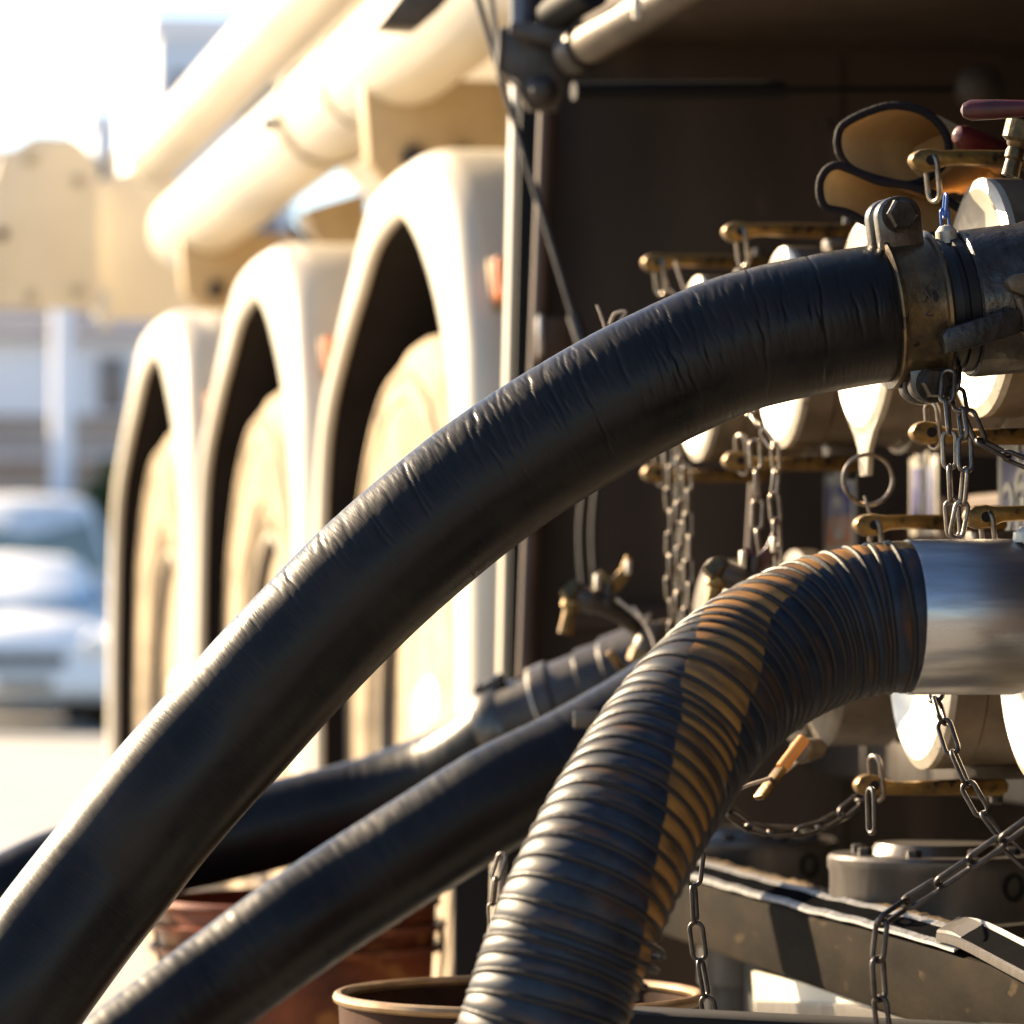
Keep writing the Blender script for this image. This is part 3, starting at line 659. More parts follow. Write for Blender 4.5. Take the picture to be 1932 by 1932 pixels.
# outlets: row above (z ~ h+.216) and row below (z ~ h-.033)
ZU, ZL = CAM_H + 0.216, CAM_H - 0.033
UP = {'near': 2.55, 'A': 2.83, 'B': 3.137, 'C': 3.394, 'D': 3.708}
LO = {'comp': 2.46, 'a': 2.70, 'b': 2.98, 'mid': 3.35, 'rear': 3.75}
def outlet(y, z, x0=0.868, r=0.078):
    prof = [(0, r * 0.9), (0.004, r), (0.055, r * 1.0), (0.06, r * 0.9), (0.075, r * 0.88), (0.08, r * 1.12), (0.098, r * 1.12), (0.102, r * 0.82), (0.17, r * 0.75), (0.20, r * 0.95), (0.30, r * 1.0), (0.36, r * 0.9), (0.45, r * 0.7), (0.74, r * 0.7)]
    o = obj('outlet', lathe((x0, y, z), EX, prof, 44), 'castbrown', tk)
    for k in range(8):
        a = 2 * math.pi * (k + 0.5) / 8
        p = Vector((x0 + 0.08, y + r * 1.0 * math.cos(a), z + r * 1.0 * math.sin(a)))
        obj('bolt', lathe(p, -EX, [(0, 0.0055), (0.007, 0.0055), (0.008, 0.004)], 6), 'darksteel', o, smooth=False)
    for a in (-70, 160):
        d = Vector((0, math.cos(R(a)), math.sin(R(a))))
        obj('plug', lathe(Vector((x0 + 0.032, y, z)) + d * (r - 0.003), d, [(0, 0.009), (0.006, 0.009), (0.006, 0.005), (0.001, 0.005), (0.001, 0.0005)], 14), 'black', o)
    return o
for y in UP.values(): outlet(y, ZU)
for y in LO.values(): outlet(y, ZL)
# manifold behind, brackets, rails, lower structure
obj('manifold_beam', boxb(1.16, 1.30, 1.6, 4.2, CAM_H + 0.045, CAM_H + 0.11, 0.006), 'brownpipe', tk)
obj('lower_beam', boxb(1.10, 1.30, 1.6, 4.3, CAM_H - 0.17, CAM_H - 0.12, 0.006), 'darksteel', tk)
obj('air_pipe', tube([U(1430, 905, 3.85), U(1410, 1240, 3.85)], 0.008, 12), 'brownpipe', tk)
for px_, d_, r_, zt_ in ((1765, 3.20, 0.080, 0.184), (1412, 3.80, 0.078, 0.204)):
    c_ = U(px_, 1650, d_); zt_ = CAM_H - zt_
    fl = obj('drop_flange', lathe((c_.x, c_.y, zt_ - 0.05), EZ, [(-0.08, 0.045), (-0.004, 0.046), (0, r_ * 0.97), (0.002, r_), (0.036, r_), (0.040, r_ + 0.0015), (0.047, r_ + 0.0015), (0.05, r_ - 0.001), (0.05, 0.05), (0.058, 0.045)], 72), 'greysteel', tk)
    for k in range(8):
        a_ = 2 * math.pi * (k + 0.3) / 8
        obj('bolt', lathe((c_.x + 0.06 * math.cos(a_), c_.y + 0.06 * math.sin(a_), zt_ - 0.001), EZ, [(0, 0.006), (0.006, 0.006), (0.007, 0.004)], 6), 'darksteel', fl, smooth=False)
    q_ = Vector((math.cos(R(-60)), math.sin(R(-60)), 0))
    obj('drain_hole', lathe(Vector((c_.x, c_.y, zt_ - 0.022)) + q_ * (r_ - 0.002), q_, [(0, 0.011), (0.0035, 0.011), (0.0035, 0.0075), (0.001, 0.007), (0.001, 0.0005)], 18), 'black', fl)
    obj('drop_pipe', lathe((c_.x, c_.y, 0.30), EZ, [(0, 0.04), (0.16, 0.04)], 32), 'darksteel', fl)
zr0, zr1 = CAM_H - 0.286, CAM_H - 0.229
rail = obj('side_rail', boxb(0.80, 0.86, 1.5, 3.86, zr0, zr1, 0.006), 'railpaint', tk)
# scraped top as rough strip
V, F = [], []; ny = 260; nx = 7
for i in range(ny + 1):
    y = 1.6 + 2.2 * i / ny
    for k in range(nx):
        x = 0.818 + 0.036 * k / (nx - 1)
        hgt = 0.0018 + 0.0030 * max(0, mnoise.noise(Vector((x * 140, y * 60, 3)))) + 0.002 * mnoise.noise(Vector((x * 50, y * 22, 8)))
        V.append(Vector((x, y, zr1 + (0.009 * math.sin(math.pi * k / (nx - 1)) + 1.3 * hgt if 0 < k < nx - 1 else -0.002))))
for i in range(ny):
    for k in range(nx - 1): F.append((i * nx + k, i * nx + k + 1, (i + 1) * nx + k + 1, (i + 1) * nx + k))
obj('scraped_top', (V, F), 'railtop', rail, ang=80)
obj('rail_post', boxb(0.87, 0.93, 3.55, 3.62, 0.02, zr0 - 0.001, 0.003), 'black', tk)
obj('rail_post', boxb(0.87, 0.93, 2.2, 2.26, 0.02, zr0 - 0.001, 0.003), 'black', tk)
obj('sunlit_ground_patch', prism([UX(a, b, 0.807) for a, b in [(1418, 1832), (1640, 1880), (1650, 1930), (1425, 1930)]], (0.006, 0, 0), 0.001), 'cream', tk)  # pale plate added in place of sunlit ground seen under the rail
obj('ground_gap_strip', prism([UX(a, b, 0.804) for a, b in [(1424, 1888), (1600, 1893), (1800, 1945), (1424, 1945)]], (0.01, 0, 0), 0.001), 'greysteel', tk)  # grey strip added in place of ground visible through the gap
obj('guard_bar', prism([U(a, b, 2.55) for a, b in [(1150, 1908), (1500, 1926), (2300, 1962), (2300, 2030), (1150, 2030)]], fwd * 0.04, 0.004), 'black', tk)

#@@STRAP
# webbing strap lying along the rail edge
def strap_strip(xa, xb, y0, y1, z, mat, name, parent, seed, amp=0.0008):
    V, F = [], []; n = int((y1 - y0) / 0.0012)
    for i in range(n + 1):
        y = y0 + (y1 - y0) * i / n
        wv = 0.0018 * mnoise.noise(Vector((y * 9, 0.3, 1))); zz = 0.002 * mnoise.noise(Vector((y * 14, 5.3, 2)))
        rib = amp * (i % 2)
        slope = -0.30
        for x, th in ((xa, 0), (xa, 0.0016), (xb, 0.0016), (xb, 0)):
            V.append(Vector((x + wv, y, z + zz + th + (rib if th else 0) + (x - 0.80) * 0.55)))
    for i in range(n):
        for k in range(4): F.append((i * 4 + k, i * 4 + (k + 1) % 4, (i + 1) * 4 + (k + 1) % 4, (i + 1) * 4 + k))
    F.append((0, 1, 2, 3)); F.append(tuple(n * 4 + k for k in (3, 2, 1, 0)))
    return obj(name, (V, F), mat, parent, smooth=False)
stp = empty('webbing_strap', (0.805, 2.9, zr1), 'black webbing strap with white edge stripes lying along the scraped rail', 'strap')
zs = zr1 + 0.004
strap_strip(0.7960, 0.8000, 2.72, 3.62, zs, 'webwhite', 'white_edge', stp, 1)
strap_strip(0.8002, 0.8108, 2.72, 3.62, zs, 'webblack', 'woven_band', stp, 2, 0.0004)
strap_strip(0.8110, 0.8150, 2.72, 3.62, zs, 'webwhite', 'white_edge', stp, 3)
stp2 = []
P = [Vector((0.806, 2.76, zs + 0.010)), Vector((0.803, 2.70, zs + 0.011)), Vector((0.799, 2.60, zs + 0.006)), Vector((0.792, 2.45, zs - 0.002)), Vector((0.785, 2.2, zs - 0.02))]
def ribbon(P, wd, th, ax, n=10):
    Q = catmull(P, n); V, F = [], []
    for q in Q:
        for a, b in ((-1, 0), (-0.9, 1), (0.9, 1), (1, 0), (0.9, -1), (-0.9, -1)):
            V.append(q + ax * (a * wd / 2) + EZ * (b * th / 2))
    m = len(Q)
    for i in range(m - 1):
        for k in range(6): F.append((i * 6 + k, i * 6 + (k + 1) % 6, (i + 1) * 6 + (k + 1) % 6, (i + 1) * 6 + k))
    F.append(tuple(range(5, -1, -1))); F.append(tuple((m - 1) * 6 + k for k in range(6)))
    return V, F
axs = Vector((0.9, 0, 0.5)).normalized()
obj('folded_end', ribbon(P, 0.017, 0.004, axs), 'webblack', stp)
off = axs * 0.0105
obj('end_binding', ribbon([p + off for p in P], 0.0026, 0.005, axs), 'webwhite', stp)
obj('end_binding', ribbon([p - off for p in P], 0.0026, 0.005, axs), 'greysteel', stp)
obj('taped_fold', ribbon([P[0] + Vector((0, 0.006, 0.002)), P[0].lerp(P[1], 0.5) + EZ * 0.003, P[1] + EZ * 0.001], 0.019, 0.003, axs), 'greysteel', stp)

#@@CAPS
# ------------------------------------------------------------------ dust caps
def arm_vf(pivot, tip, sgn, wd=0.0135):
    """cam lever seen from its side: rounded drooping tip, flat bar, eye at the pivot"""
    L = (Vector(tip) - Vector(pivot)).length
    pr = [(-0.001, -0.001), (0.0015, 0.0035), (0.006, 0.0066), (0.013, 0.0072), (0.021, 0.0060), (0.05, 0.0066), (0.085, 0.0060), (L, 0.0068), (L + 0.006, 0.004), (L + 0.007, -0.002),
          (L + 0.004, -0.006), (0.085, -0.0056), (0.036, -0.0038), (0.025, -0.0046), (0.017, -0.0082), (0.009, -0.0092), (0.003, -0.0072)]
    P = [Vector((tip[0] + u, tip[1] - wd / 2, tip[2] + sgn * w + (pivot[2] - tip[2]) * u / L)) for u, w in pr]
    return prism(P, EY * wd, 0.0026)
def dust_cap(key, y, z, label, arms=(1, -1), tilt=0.0, group='dust caps on the outlets'):
    e = empty('dust_cap', (0.86, y, z), label, 'cap', group)
    r = 0.083
    obj('cap_face', lathe((0.845, y, z), EX, [(0.012, 0.001), (0.0105, 0.03), (0.008, 0.06), (0.002, 0.070), (0, 0.076), (0.003, r), (0.008, r)], 56, caps=False), 'capwhite', e)
    obj('cap_body', lathe((0.845, y, z), EX, [(0.0081, r), (0.03, r), (0.032, r * 0.97), (0.095, r * 0.97), (0.098, r), (0.112, r), (0.112, 0.06)], 56, caps=False), 'capside', e)
    for s in arms:
        pv = Vector((0.905, y, z + s * (r + 0.008))); tp = Vector((0.797, y - 0.004, z + s * (r + 0.010 + 0.002)))
        obj('ear', boxb(0.885, 0.925, y - 0.014, y + 0.014, z + s * (r + 0.0015) - 0.006, z + s * (r + 0.0015) + 0.006, 0.003), 'castbrown', e)
        a = obj('cam_arm', arm_vf(pv + EZ * s * 0.005, tp, s), 'brass', e)
        obj('pivot_pin', lathe(pv + EZ * s * 0.002, EZ * s, [(0, 0.005), (0.0145, 0.005), (0.016, 0.0035)], 12), 'darksteel', a)
        obj('slot', lathe(pv + EZ * (s * 0.005) + (tp - pv) * 0.42 - EY * 0.0062, -EY, [(0, 0.0040), (0.0012, 0.0040), (0.0012, 0.0005)], 14), 'black', a)
        obj('ring_hole', lathe(tp + Vector((0.0135, -0.0062, -s * 0.001)), -EY, [(0, 0.0036), (0.0012, 0.0036), (0.0012, 0.0005)], 14), 'black', a)
        me = link_mesh('chain', 0.036, 0.46, 0.05)
        rc = tp + Vector((0.016, -0.002, -0.013 if s > 0 else 0.006))
        put_link('pull_ring', me, rc, Vector((0.12, 0.05, -1)), 0.9, a)
    return e
dust_cap('A', UP['A'], ZU, 'sunlit silver cap with two brass arms, beside the hose clamp')
dust_cap('C', UP['C'], ZU, 'sunlit cap in upper row, second from the dark bulkhead, brass arms')
dust_cap('D', UP['D'], ZU, 'sunlit cap in upper row nearest the dark bulkhead, string on its arm')
dust_cap('b', LO['b'], ZL, 'large sunlit cap below the aluminium hose sleeve, number stamped brass arm')
dust_cap('a', LO['a'], ZL, 'sunlit cap at the right edge below the aluminium sleeve', arms=(1,))
# B: plain cap with lug and big split ring
e = empty('dust_cap', (0.86, UP['B'], ZU), 'sunlit cap with bottom lug holding a large split ring', 'cap', 'dust caps on the outlets')
y, z = UP['B'], ZU
obj('cap_face', lathe((0.845, y, z), EX, [(0.008, 0.001), (0.006, 0.06), (0, 0.076), (0.003, 0.083), (0.008, 0.083)], 56, caps=False), 'capwhite', e)
obj('cap_body', lathe((0.845, y, z), EX, [(0.0081, 0.083), (0.112, 0.083), (0.112, 0.06)], 56, caps=False), 'capside', e)
lg = [(0.043, -0.0705), (-0.043, -0.0705), (-0.027, -0.082), (-0.015, -0.094), (-0.010, -0.114), (0.010, -0.114), (0.015, -0.094), (0.027, -0.082)]
obj('lug', prism([Vector((0.8475, y + a, z + b)) for a, b in lg], (0.005, 0, 0), 0.001), 'capwhite', e)
rc = U(1638, 905, 3.12)
ringp = [rc + (CR * math.cos(a) + CU * math.sin(a)) * 0.0185 + fwd * (0.004 * math.cos(a)) for a in [2 * math.pi * k / 48 for k in range(48)]]
obj('split_ring', tube(ringp, 0.0017, 10, closed=True), 'chain', e)
obj('ring_hook', tube(catmull([rc - CU * 0.012 - CR * 0.0025, rc - CU * 0.022 - fwd * 0.003, rc - CU * 0.034 + CR * 0.003, rc - CU * 0.045 + CR * 0.002], 6), 0.0012, 8), 'chain', e)

#@@HOSES
# ------------------------------------------------------------------ hoses
def nz(s, a, fs, fa, o=0.0): return mnoise.noise(Vector((s * fs + o, math.cos(a) * fa + 3.1, math.sin(a) * fa - o)))
# main hose
HC = [(1700, 587, 2.75), (1640, 594, 2.745), (1545, 611, 2.74), (1385, 650, 2.735), (1212, 728, 2.73), (1070, 808, 2.73), (945, 889, 2.73), (827, 980, 2.73), (685, 1105, 2.73), (545, 1248, 2.73), (430, 1375, 2.73), (300, 1522, 2.72), (205, 1645, 2.72), (118, 1757, 2.71), (30, 1880, 2.70), (-90, 2060, 2.70), (-270, 2380, 2.70), (-420, 2720, 2.72), (-640, 2920, 2.75), (-1000, 2930, 2.78)]
path = catmull([U(*p) for p in HC], 24)
rr_ = random.Random(5)
cracks = [(0.058, 0.50, 1.5, 1.0, 0.3), (0.098, 0.40, 1.4, 1.0, 0.35), (0.150, 0.3, 1.2, 0.8, 0.3), (0.212, 0.25, 1.2, 0.8, 0.4), (0.335, 0.5, 0.8, 1.2, 0.6), (0.27, 0.4, 0.8, 0.6, 0.4)]
for _ in range(170):
    cracks.append((rr_.triangular(0.02, 0.48, 0.15), rr_.uniform(0.0, 1.15), rr_.uniform(0.12, 0.5), rr_.uniform(0.25, 0.75), rr_.uniform(-0.1, 0.9)))
cb = {}
for q in cracks:
    for k in range(int((q[0] - 0.02) / 0.01), int((q[0] + 0.02) / 0.01) + 1): cb.setdefault(k, []).append(q)
def main_r(s, a):
    r = 0.0446
    r += 0.0006 * nz(s, a, 7, 0.8) + 0.0002 * nz(s, a, 26, 1.6, 2)
    wz = (1.0 if s < 0.36 else max(0.10, 1 - (s - 0.36) / 0.25)) * (0.35 + 1.1 * max(0, 0.5 + nz(s, a, 14, 1.1, 11)))
    side = 0.35 + 0.65 * max(0, math.sin(a + 0.5))
    sk = s + 0.006 * math.sin(a) + 0.0025 * nz(s, a, 18, 1.4, 9)
    v1 = nz(sk, a, 130, 1.7, 4); v2 = nz(sk, a, 260, 3.0, 7)
    r += wz * side * (-0.00018 * max(0, 0.25 - abs(v1)) * 4 + 0.00005 * v2)
    for c, ac, hl, dpt, ph in cb.get(int(s / 0.01), ()):
        da = a - ac
        if abs(da) < hl:
            x = s - c + 0.012 * da * ph + 0.0020 * nz(s, a, 3, 4.5, c * 90)
            if abs(x) < 0.003: r -= dpt * math.cos(da / hl * 1.57) ** 0.5 * (0.0010 if s < 0.3 else 0.0006) * math.exp(-(x / 0.0007) ** 2)
    return r
vf, uv, pts = hose_surface(path, 0.0009, main_r, 96)
mh = empty('delivery_hose', pts[0], 'thick black rubber hose arching across the picture from the bolted clamp', 'hose')
obj('hose_body', vf, 'rubber', mh, uv=uv, ang=180)
# clamp + coupling on its end (axis runs to +X, rising slightly)
ax = Vector((1, 0.0, 0.12)).normalized(); P0 = U(1700, 587, 2.75)
up = (EZ - ax * EZ.dot(ax)).normalized(); out_ = up.cross(ax).normalized()
if out_.dot(fwd) > 0: out_ = -out_
Rb = 0.0472
band = obj('clamp_band', lathe(P0, ax, [(-0.013, 0.0445), (-0.013, Rb + 0.0022), (-0.0118, Rb + 0.0032), (-0.0098, Rb + 0.0026), (-0.0088, Rb + 0.0002), (-0.007, Rb), (0.0155, Rb), (0.0172, Rb + 0.0002), (0.0182, Rb + 0.0026), (0.0202, Rb + 0.0032), (0.0215, Rb + 0.0022), (0.0235, 0.0452)], 96), 'clampband', mh)
def ear(cpos, upd, tag_):
    # two rounded plates with a bolt across, bolt axis towards the lens side
    bx = (out_ + ax * 0.10).normalized()
    for dd, t in ((0.0035, 0.0085), (-0.0125, 0.009)):
        pl_ = []
        for k in range(13):
            a = math.pi * k / 12; pl_.append(cpos + ax * (0.0150 * math.cos(a)) + upd * (0.0125 * math.sin(a)) + bx * dd)
        pl_ += [cpos - ax * 0.0145 - upd * 0.022 + bx * dd, cpos + ax * 0.0145 - upd * 0.022 + bx * dd]
        obj('clamp_ear', prism(pl_, bx * t, 0.0016), 'bolt', mh)
    hd = obj('clamp_bolt', lathe(cpos + bx * 0.0118, bx, [(0, 0.0104), (0.0055, 0.0104), (0.0072, 0.0088), (0.0072, 0.001)], 6), 'bolt', mh, smooth=False)
    obj('washer', lathe(cpos + bx * 0.0116, bx, [(-0.001, 0.0118), (0.0006, 0.0118), (0.0006, 0.004)], 28), 'bolt', hd)
    obj('bolt_nut', lathe(cpos - bx * 0.0125, -bx, [(0, 0.0095), (0.008, 0.0095), (0.009, 0.006), (0.013, 0.0055), (0.013, 0.001)], 6), 'bolt', hd, smooth=False)
ring_c = P0 + ax * 0.0045
ear(ring_c + up * (Rb + 0.0135) + out_ * 0.012 - ax * 0.006, up, 'top')
ear(ring_c - up * (Rb + 0.0025) + out_ * 0.013 + ax * 0.003, -up, 'bottom')
obj('engraved_mark', tube(catmull([ring_c + out_ * (Rb * 0.97) + up * b + ax * a + out_ * 0.0009 for a, b in [(0.000, 0.012), (0.003, 0.0135), (0.004, 0.010), (0.000, 0.009), (0.002, 0.004), (0.001, -0.003), (-0.002, -0.006), (0.003, -0.007)]], 5), 0.0005, 6), 'darksteel', band)
obj('rubber_collar', lathe(P0, ax, [(0.0236, 0.0425), (0.030, 0.0432), (0.0305, 0.0415), (0.034, 0.0415), (0.0345, 0.044), (0.041, 0.044)], 72), 'gasket', mh)
cpl = obj('coupling', lathe(P0, ax, [(0.0412, 0.030), (0.0412, 0.0458), (0.0425, 0.0475), (0.045, 0.048), (0.085, 0.0487), (0.088, 0.0495), (0.13, 0.05), (0.132, 0.055), (0.17, 0.055), (0.20, 0.05)], 80), 'castdark', mh)
def onfront(s, h, d): return P0 + ax * s + up * h + out_ * d
obj('cast_lug', prism([onfront(a, b, 0.040) for a, b in [(0.055, 0.010), (0.062, 0.0135), (0.11, 0.0135), (0.115, 0.008), (0.115, -0.002), (0.066, -0.001), (0.058, 0.003)]], out_ * 0.0155, 0.0025), 'castbrown', cpl)
obj('lug_rivet', lathe(onfront(0.0815, 0.0185, 0.0455), (out_ + up * 0.35).normalized(), [(0, 0.0035), (0.002, 0.0032), (0.0035, 0.002), (0.004, 0.0003)], 14), 'alu', cpl)
obj('locking_lever', prism([onfront(a, b, 0.0462) for a, b in [(0.008, -0.0205), (0.012, -0.0165), (0.057, -0.0078), (0.062, -0.0115), (0.060, -0.0245), (0.032, -0.0300), (0.010, -0.0325)]], out_ * 0.013, 0.0015), 'castdark', cpl)
obj('lever_pin', tube([onfront(0.064, -0.002, 0.0505), onfront(0.068, -0.024, 0.0500)], 0.0030, 12), 'castbrown', cpl)
obj('lever_arm', prism([onfront(a, b, 0.046) for a, b in [(0.068, -0.006), (0.13, -0.001), (0.13, -0.013), (0.071, -0.018)]], out_ * 0.007, 0.0015), 'castdark', cpl)
obj('lower_shoulder', prism([onfront(a, b, 0.034) for a, b in [(0.064, -0.0225), (0.13, -0.015), (0.13, -0.034), (0.075, -0.038)]], out_ * 0.012, 0.002), 'castbrown', cpl)
obj('top_nub', lathe(P0 + ax * 0.0345 + up * 0.040 + out_ * 0.006, up, [(0, 0.0075), (0.008, 0.007), (0.0115, 0.004), (0.0122, 0.0005)], 18), 'capwhite', cpl)

# composite (spiral wire) hose
CC = [(1722, 1164, 2.555), (1690, 1164, 2.553), (1620, 1172, 2.55), (1530, 1198, 2.54), (1455, 1234, 2.52), (1388, 1280, 2.50), (1325, 1342, 2.47), (1268, 1414, 2.45), (1212, 1502, 2.42), (1170, 1575, 2.40), (1130, 1652, 2.385), (1095, 1730, 2.375), (1065, 1808, 2.37), (1025, 1932, 2.36), (985, 2060, 2.36), (910, 2380, 2.36), (830, 2750, 2.36), (700, 3080, 2.36), (460, 3215, 2.37), (150, 3215, 2.38)]
path = catmull([U(*p) for p in CC], 24)
PIT, RC = 0.0104, 0.0455
def comp_r(s, a):
    ph = (s / PIT - a / (2 * math.pi)) % 1.0
    r = RC - 0.0014 + 0.0017 * math.sin(math.pi * ph) ** 0.8 * (0.7 + 0.3 * ph)
    r += 0.0006 * nz(s, a, 9, 1.0, 5) + 0.00025 * nz(s, a, 120, 2.5, 3)
    return r
vf, uv, pts = hose_surface(path, PIT / 12, comp_r, 112)
Ltab = np.array([0, 195, 355, 537, 644, 803, 890, 1010, 1150]) / 1100.0 * 0.0
clen = [0.0]
kk = [U(*p) for p in CC]
pl_px = [(1722, 1164), (1530, 1198), (1388, 1280), (1268, 1414), (1212, 1502), (1130, 1652), (1095, 1730), (1025, 1932)]
cen = [92, 76, 40, -15, -33, -57, -70, -88]
def s_of(px, py):
    best = min(range(len(pts)), key=lambda i: (pts[i] - U(px, py, 2.45)).dot(CR) ** 2 + (pts[i] - U(px, py, 2.45)).dot(CU) ** 2)
    return best * PIT / 12
sv = [s_of(*p) for p in pl_px]
stripe = []
for (s, v) in uv:
    a = math.degrees(v / 0.045); c = np.interp(s, sv, cen)
    d = abs((a - c + 180) % 360 - 180)
    stripe.append(0.5 + (29 - d) / 12.0 - max(0.0, (s - sv[4]) / (sv[6] - sv[4])) * 1.3)
ch = empty('composite_hose', pts[0], 'blue grey spiral wire hose with worn orange stripe from the aluminium sleeve', 'hose')
obj('hose_body', vf, 'composite', ch, uv=uv, attr=stripe, ang=180)
# the spiral wire
wp = []; n_t = 64; m = len(pts); total = (m - 1) * PIT / 12
ds = total / (m - 1)
i = 0; s = 0.0
while s < total - 0.001:
    f = s / ds; j = int(f); t = f - j; p = pts[j].lerp(pts[min(m - 1, j + 1)], t)
    T = (pts[min(m - 1, j + 3)] - pts[max(0, j - 3)]).normalized(); view = (p - CAM).normalized()
    B = T.cross(view).normalized()
    if B.dot(CU - CR * 0.6) < 0: B = -B
    C = T.cross(B).normalized()
    if C.dot(view) > 0: C = -C
    a = 2 * math.pi * s / PIT
    rad = RC - 0.0008
    aa = math.degrees(a) % 360
    dl = abs((aa - 268 + 180) % 360 - 180)
    if sv[5] + 0.022 < s < sv[6] + 0.016 and dl < 40: rad += 0.0066 * math.cos(R(dl * 90 / 40)) ** 1.0
    wp.append(p + (C * math.cos(a) + B * math.sin(a)) * rad)
    s += PIT / n_t
obj('spiral_wire', tube(wp, 0.0018, 8), 'helix', ch)
PS = U(1722, 1164, 2.555)
axc = Vector((1, 0, 0))
slv = obj('aluminium_sleeve', lathe(PS, axc, [(-0.004, 0.0435), (-0.004, 0.0462), (-0.003, 0.0468), (0.062, 0.0472), (0.066, 0.0462), (0.0665, 0.0425), (0.0715, 0.0425), (0.072, 0.052), (0.078, 0.054), (0.105, 0.054), (0.108, 0.047), (0.16, 0.047)], 96), 'alu', ch)
obj('sleeve_nub', lathe(PS + axc * 0.0715 + EZ * 0.045 - EY * 0.012, EZ, [(0, 0.012), (0.006, 0.0115), (0.0095, 0.007), (0.0105, 0.001)], 20), 'capwhite', ch)

# middle and rear black hoses
def black_hose(name, label, pth, r, mat, ribs):
    path = catmull([U(*p) for p in pth], 20)
    def rf(s, a):
        return r + 0.0008 * nz(s, a, 8, 0.8, 1) + 0.00045 * abs(nz(s + 0.004 * math.sin(a), a, ribs, 0.9, 6)) + 0.00025 * nz(s, a, 200, 2, 2)
    vf, uv, pts = hose_surface(path, 0.0022, rf, 72)
    e = empty(name, pts[0], label, 'hose')
    obj('hose_body', vf, mat, e, uv=uv, ang=180)
    return e, pts
m2, pts2 = black_hose('delivery_hose', 'black ribbed hose running under the main hose, emerging behind the spiral hose',
    [(1490, 1232, 3.48), (1400, 1252, 3.46), (1290, 1310, 3.44), (1180, 1378, 3.43), (1060, 1445, 3.42), (940, 1505, 3.41), (800, 1592, 3.41), (680, 1668, 3.41), (560, 1748, 3.40), (430, 1842, 3.40), (330, 1918, 3.39), (200, 2020, 3.38), (20, 2180, 3.38), (-200, 2390, 3.39), (-450, 2560, 3.40), (-800, 2590, 3.41)], 0.0425, 'rubber2', 85)
a2 = (pts2[0] - pts2[8]).normalized()
obj('hose_clamp', lathe(pts2[40], (pts2[36] - pts2[44]), [(-0.012, 0.043), (-0.012, 0.0455), (0.012, 0.0455), (0.012, 0.043)], 48), 'bolt', m2)
obj('hose_tail', lathe(pts2[0] - a2 * 0.01, a2, [(0, 0.04), (0.0, 0.046), (0.04, 0.047), (0.05, 0.06), (0.08, 0.06)], 48), 'castbrown', m2)
obj('hose_tag', box(U(1106, 1358, 3.36), (0.02, 0.003, 0.014), (CR, fwd, CU), 0.001), 'greysteel', m2)
m3, pts3 = black_hose('delivery_hose', 'rearmost black hose behind the main hose, with steel clamp by the bulkhead',
    [(1010, 1355, 3.92), (960, 1378, 3.93), (900, 1424, 3.95), (820, 1466, 3.98), (700, 1510, 4.0), (560, 1546, 4.0), (420, 1582, 4.0), (280, 1612, 4.0), (140, 1638, 4.0), (40, 1680, 3.98), (-60, 1740, 3.96), (-200, 1850, 3.95), (-380, 2040, 3.95), (-560, 2250, 3.95), (-800, 2365, 3.95), (-1100, 2375, 3.95)], 0.0415, 'rubber2', 85)
a3 = (pts3[0] - pts3[10]).normalized(); c3 = pts3[14]
u3 = (CU - a3 * CU.dot(a3)).normalized()
obj('hose_clamp', lathe(c3 - a3 * 0.012, a3, [(-0.002, 0.042), (-0.002, 0.0455), (0.0, 0.0465), (0.024, 0.0465), (0.026, 0.0455), (0.026, 0.042)], 56), 'bolt', m3)
o3 = -fwd
obj('clamp_screw', lathe(c3 + u3 * 0.046 - a3 * 0.014 + o3 * 0.016, a3, [(0, 0.007), (0.006, 0.0075), (0.007, 0.005), (0.02, 0.005), (0.021, 0.0075), (0.028, 0.007)], 14), 'bolt', m3)
obj('clamp_lug', box(c3 + u3 * 0.044 + o3 * 0.016, (0.016, 0.016, 0.014), (a3, o3, u3), 0.002), 'darksteel', m3)
fx = U(1020, 1347, 3.91); af = (U(1300, 1238, 3.88) - fx).normalized()
obj('hose_tail', lathe(fx, af, [(-0.03, 0.036), (0.004, 0.036), (0.006, 0.0425), (0.008, 0.044), (0.022, 0.044), (0.024, 0.041), (0.05, 0.041), (0.052, 0.044), (0.075, 0.043), (0.078, 0.046), (0.12, 0.046)], 56), 'darksteel', m3)
obj('tail_cap', lathe(fx + af * 0.0045, af, [(0.0, 0.0365), (-0.0006, 0.0438), (0.0015, 0.0442)], 56, caps=False), 'capwhite', m3)

#@@CHAINS
# ------------------------------------------------------------------ chains
def pl3(lst): return catmull([U(*p) for p in lst], 8)
chain('doubled fine chain hanging below the cap nearest the bulkhead, left strand', pl3([(1262, 838, 3.62), (1262, 900, 3.62), (1266, 1000, 3.62), (1264, 1090, 3.62), (1270, 1175, 3.62), (1272, 1215, 3.62)]), 0.024, 'chain', 0.3)
chain('fine chain strand hanging in the middle below the cap nearest the bulkhead', pl3([(1278, 820, 3.60), (1284, 870, 3.60), (1283, 960, 3.60), (1284, 1090, 3.60), (1282, 1200, 3.60)]), 0.024, 'chain', 1.1)
chain('fine chain strand hanging rightmost below the cap nearest the bulkhead', pl3([(1296, 880, 3.58), (1298, 960, 3.58), (1299, 1060, 3.58), (1298, 1190, 3.58)]), 0.024, 'chain', 0.1)
chain('slack fine chain looping in front of the second cap from the bulkhead', pl3([(1408, 758, 3.32), (1420, 785, 3.3), (1440, 815, 3.28), (1462, 845, 3.27)]), 0.022, 'chain', 0.4)
chain('left strand of fine chain hanging under the second cap from the bulkhead', pl3([(1424, 830, 3.3), (1426, 870, 3.3), (1430, 940, 3.3), (1428, 1000, 3.3), (1436, 1055, 3.3)]), 0.026, 'chain', 0.2)
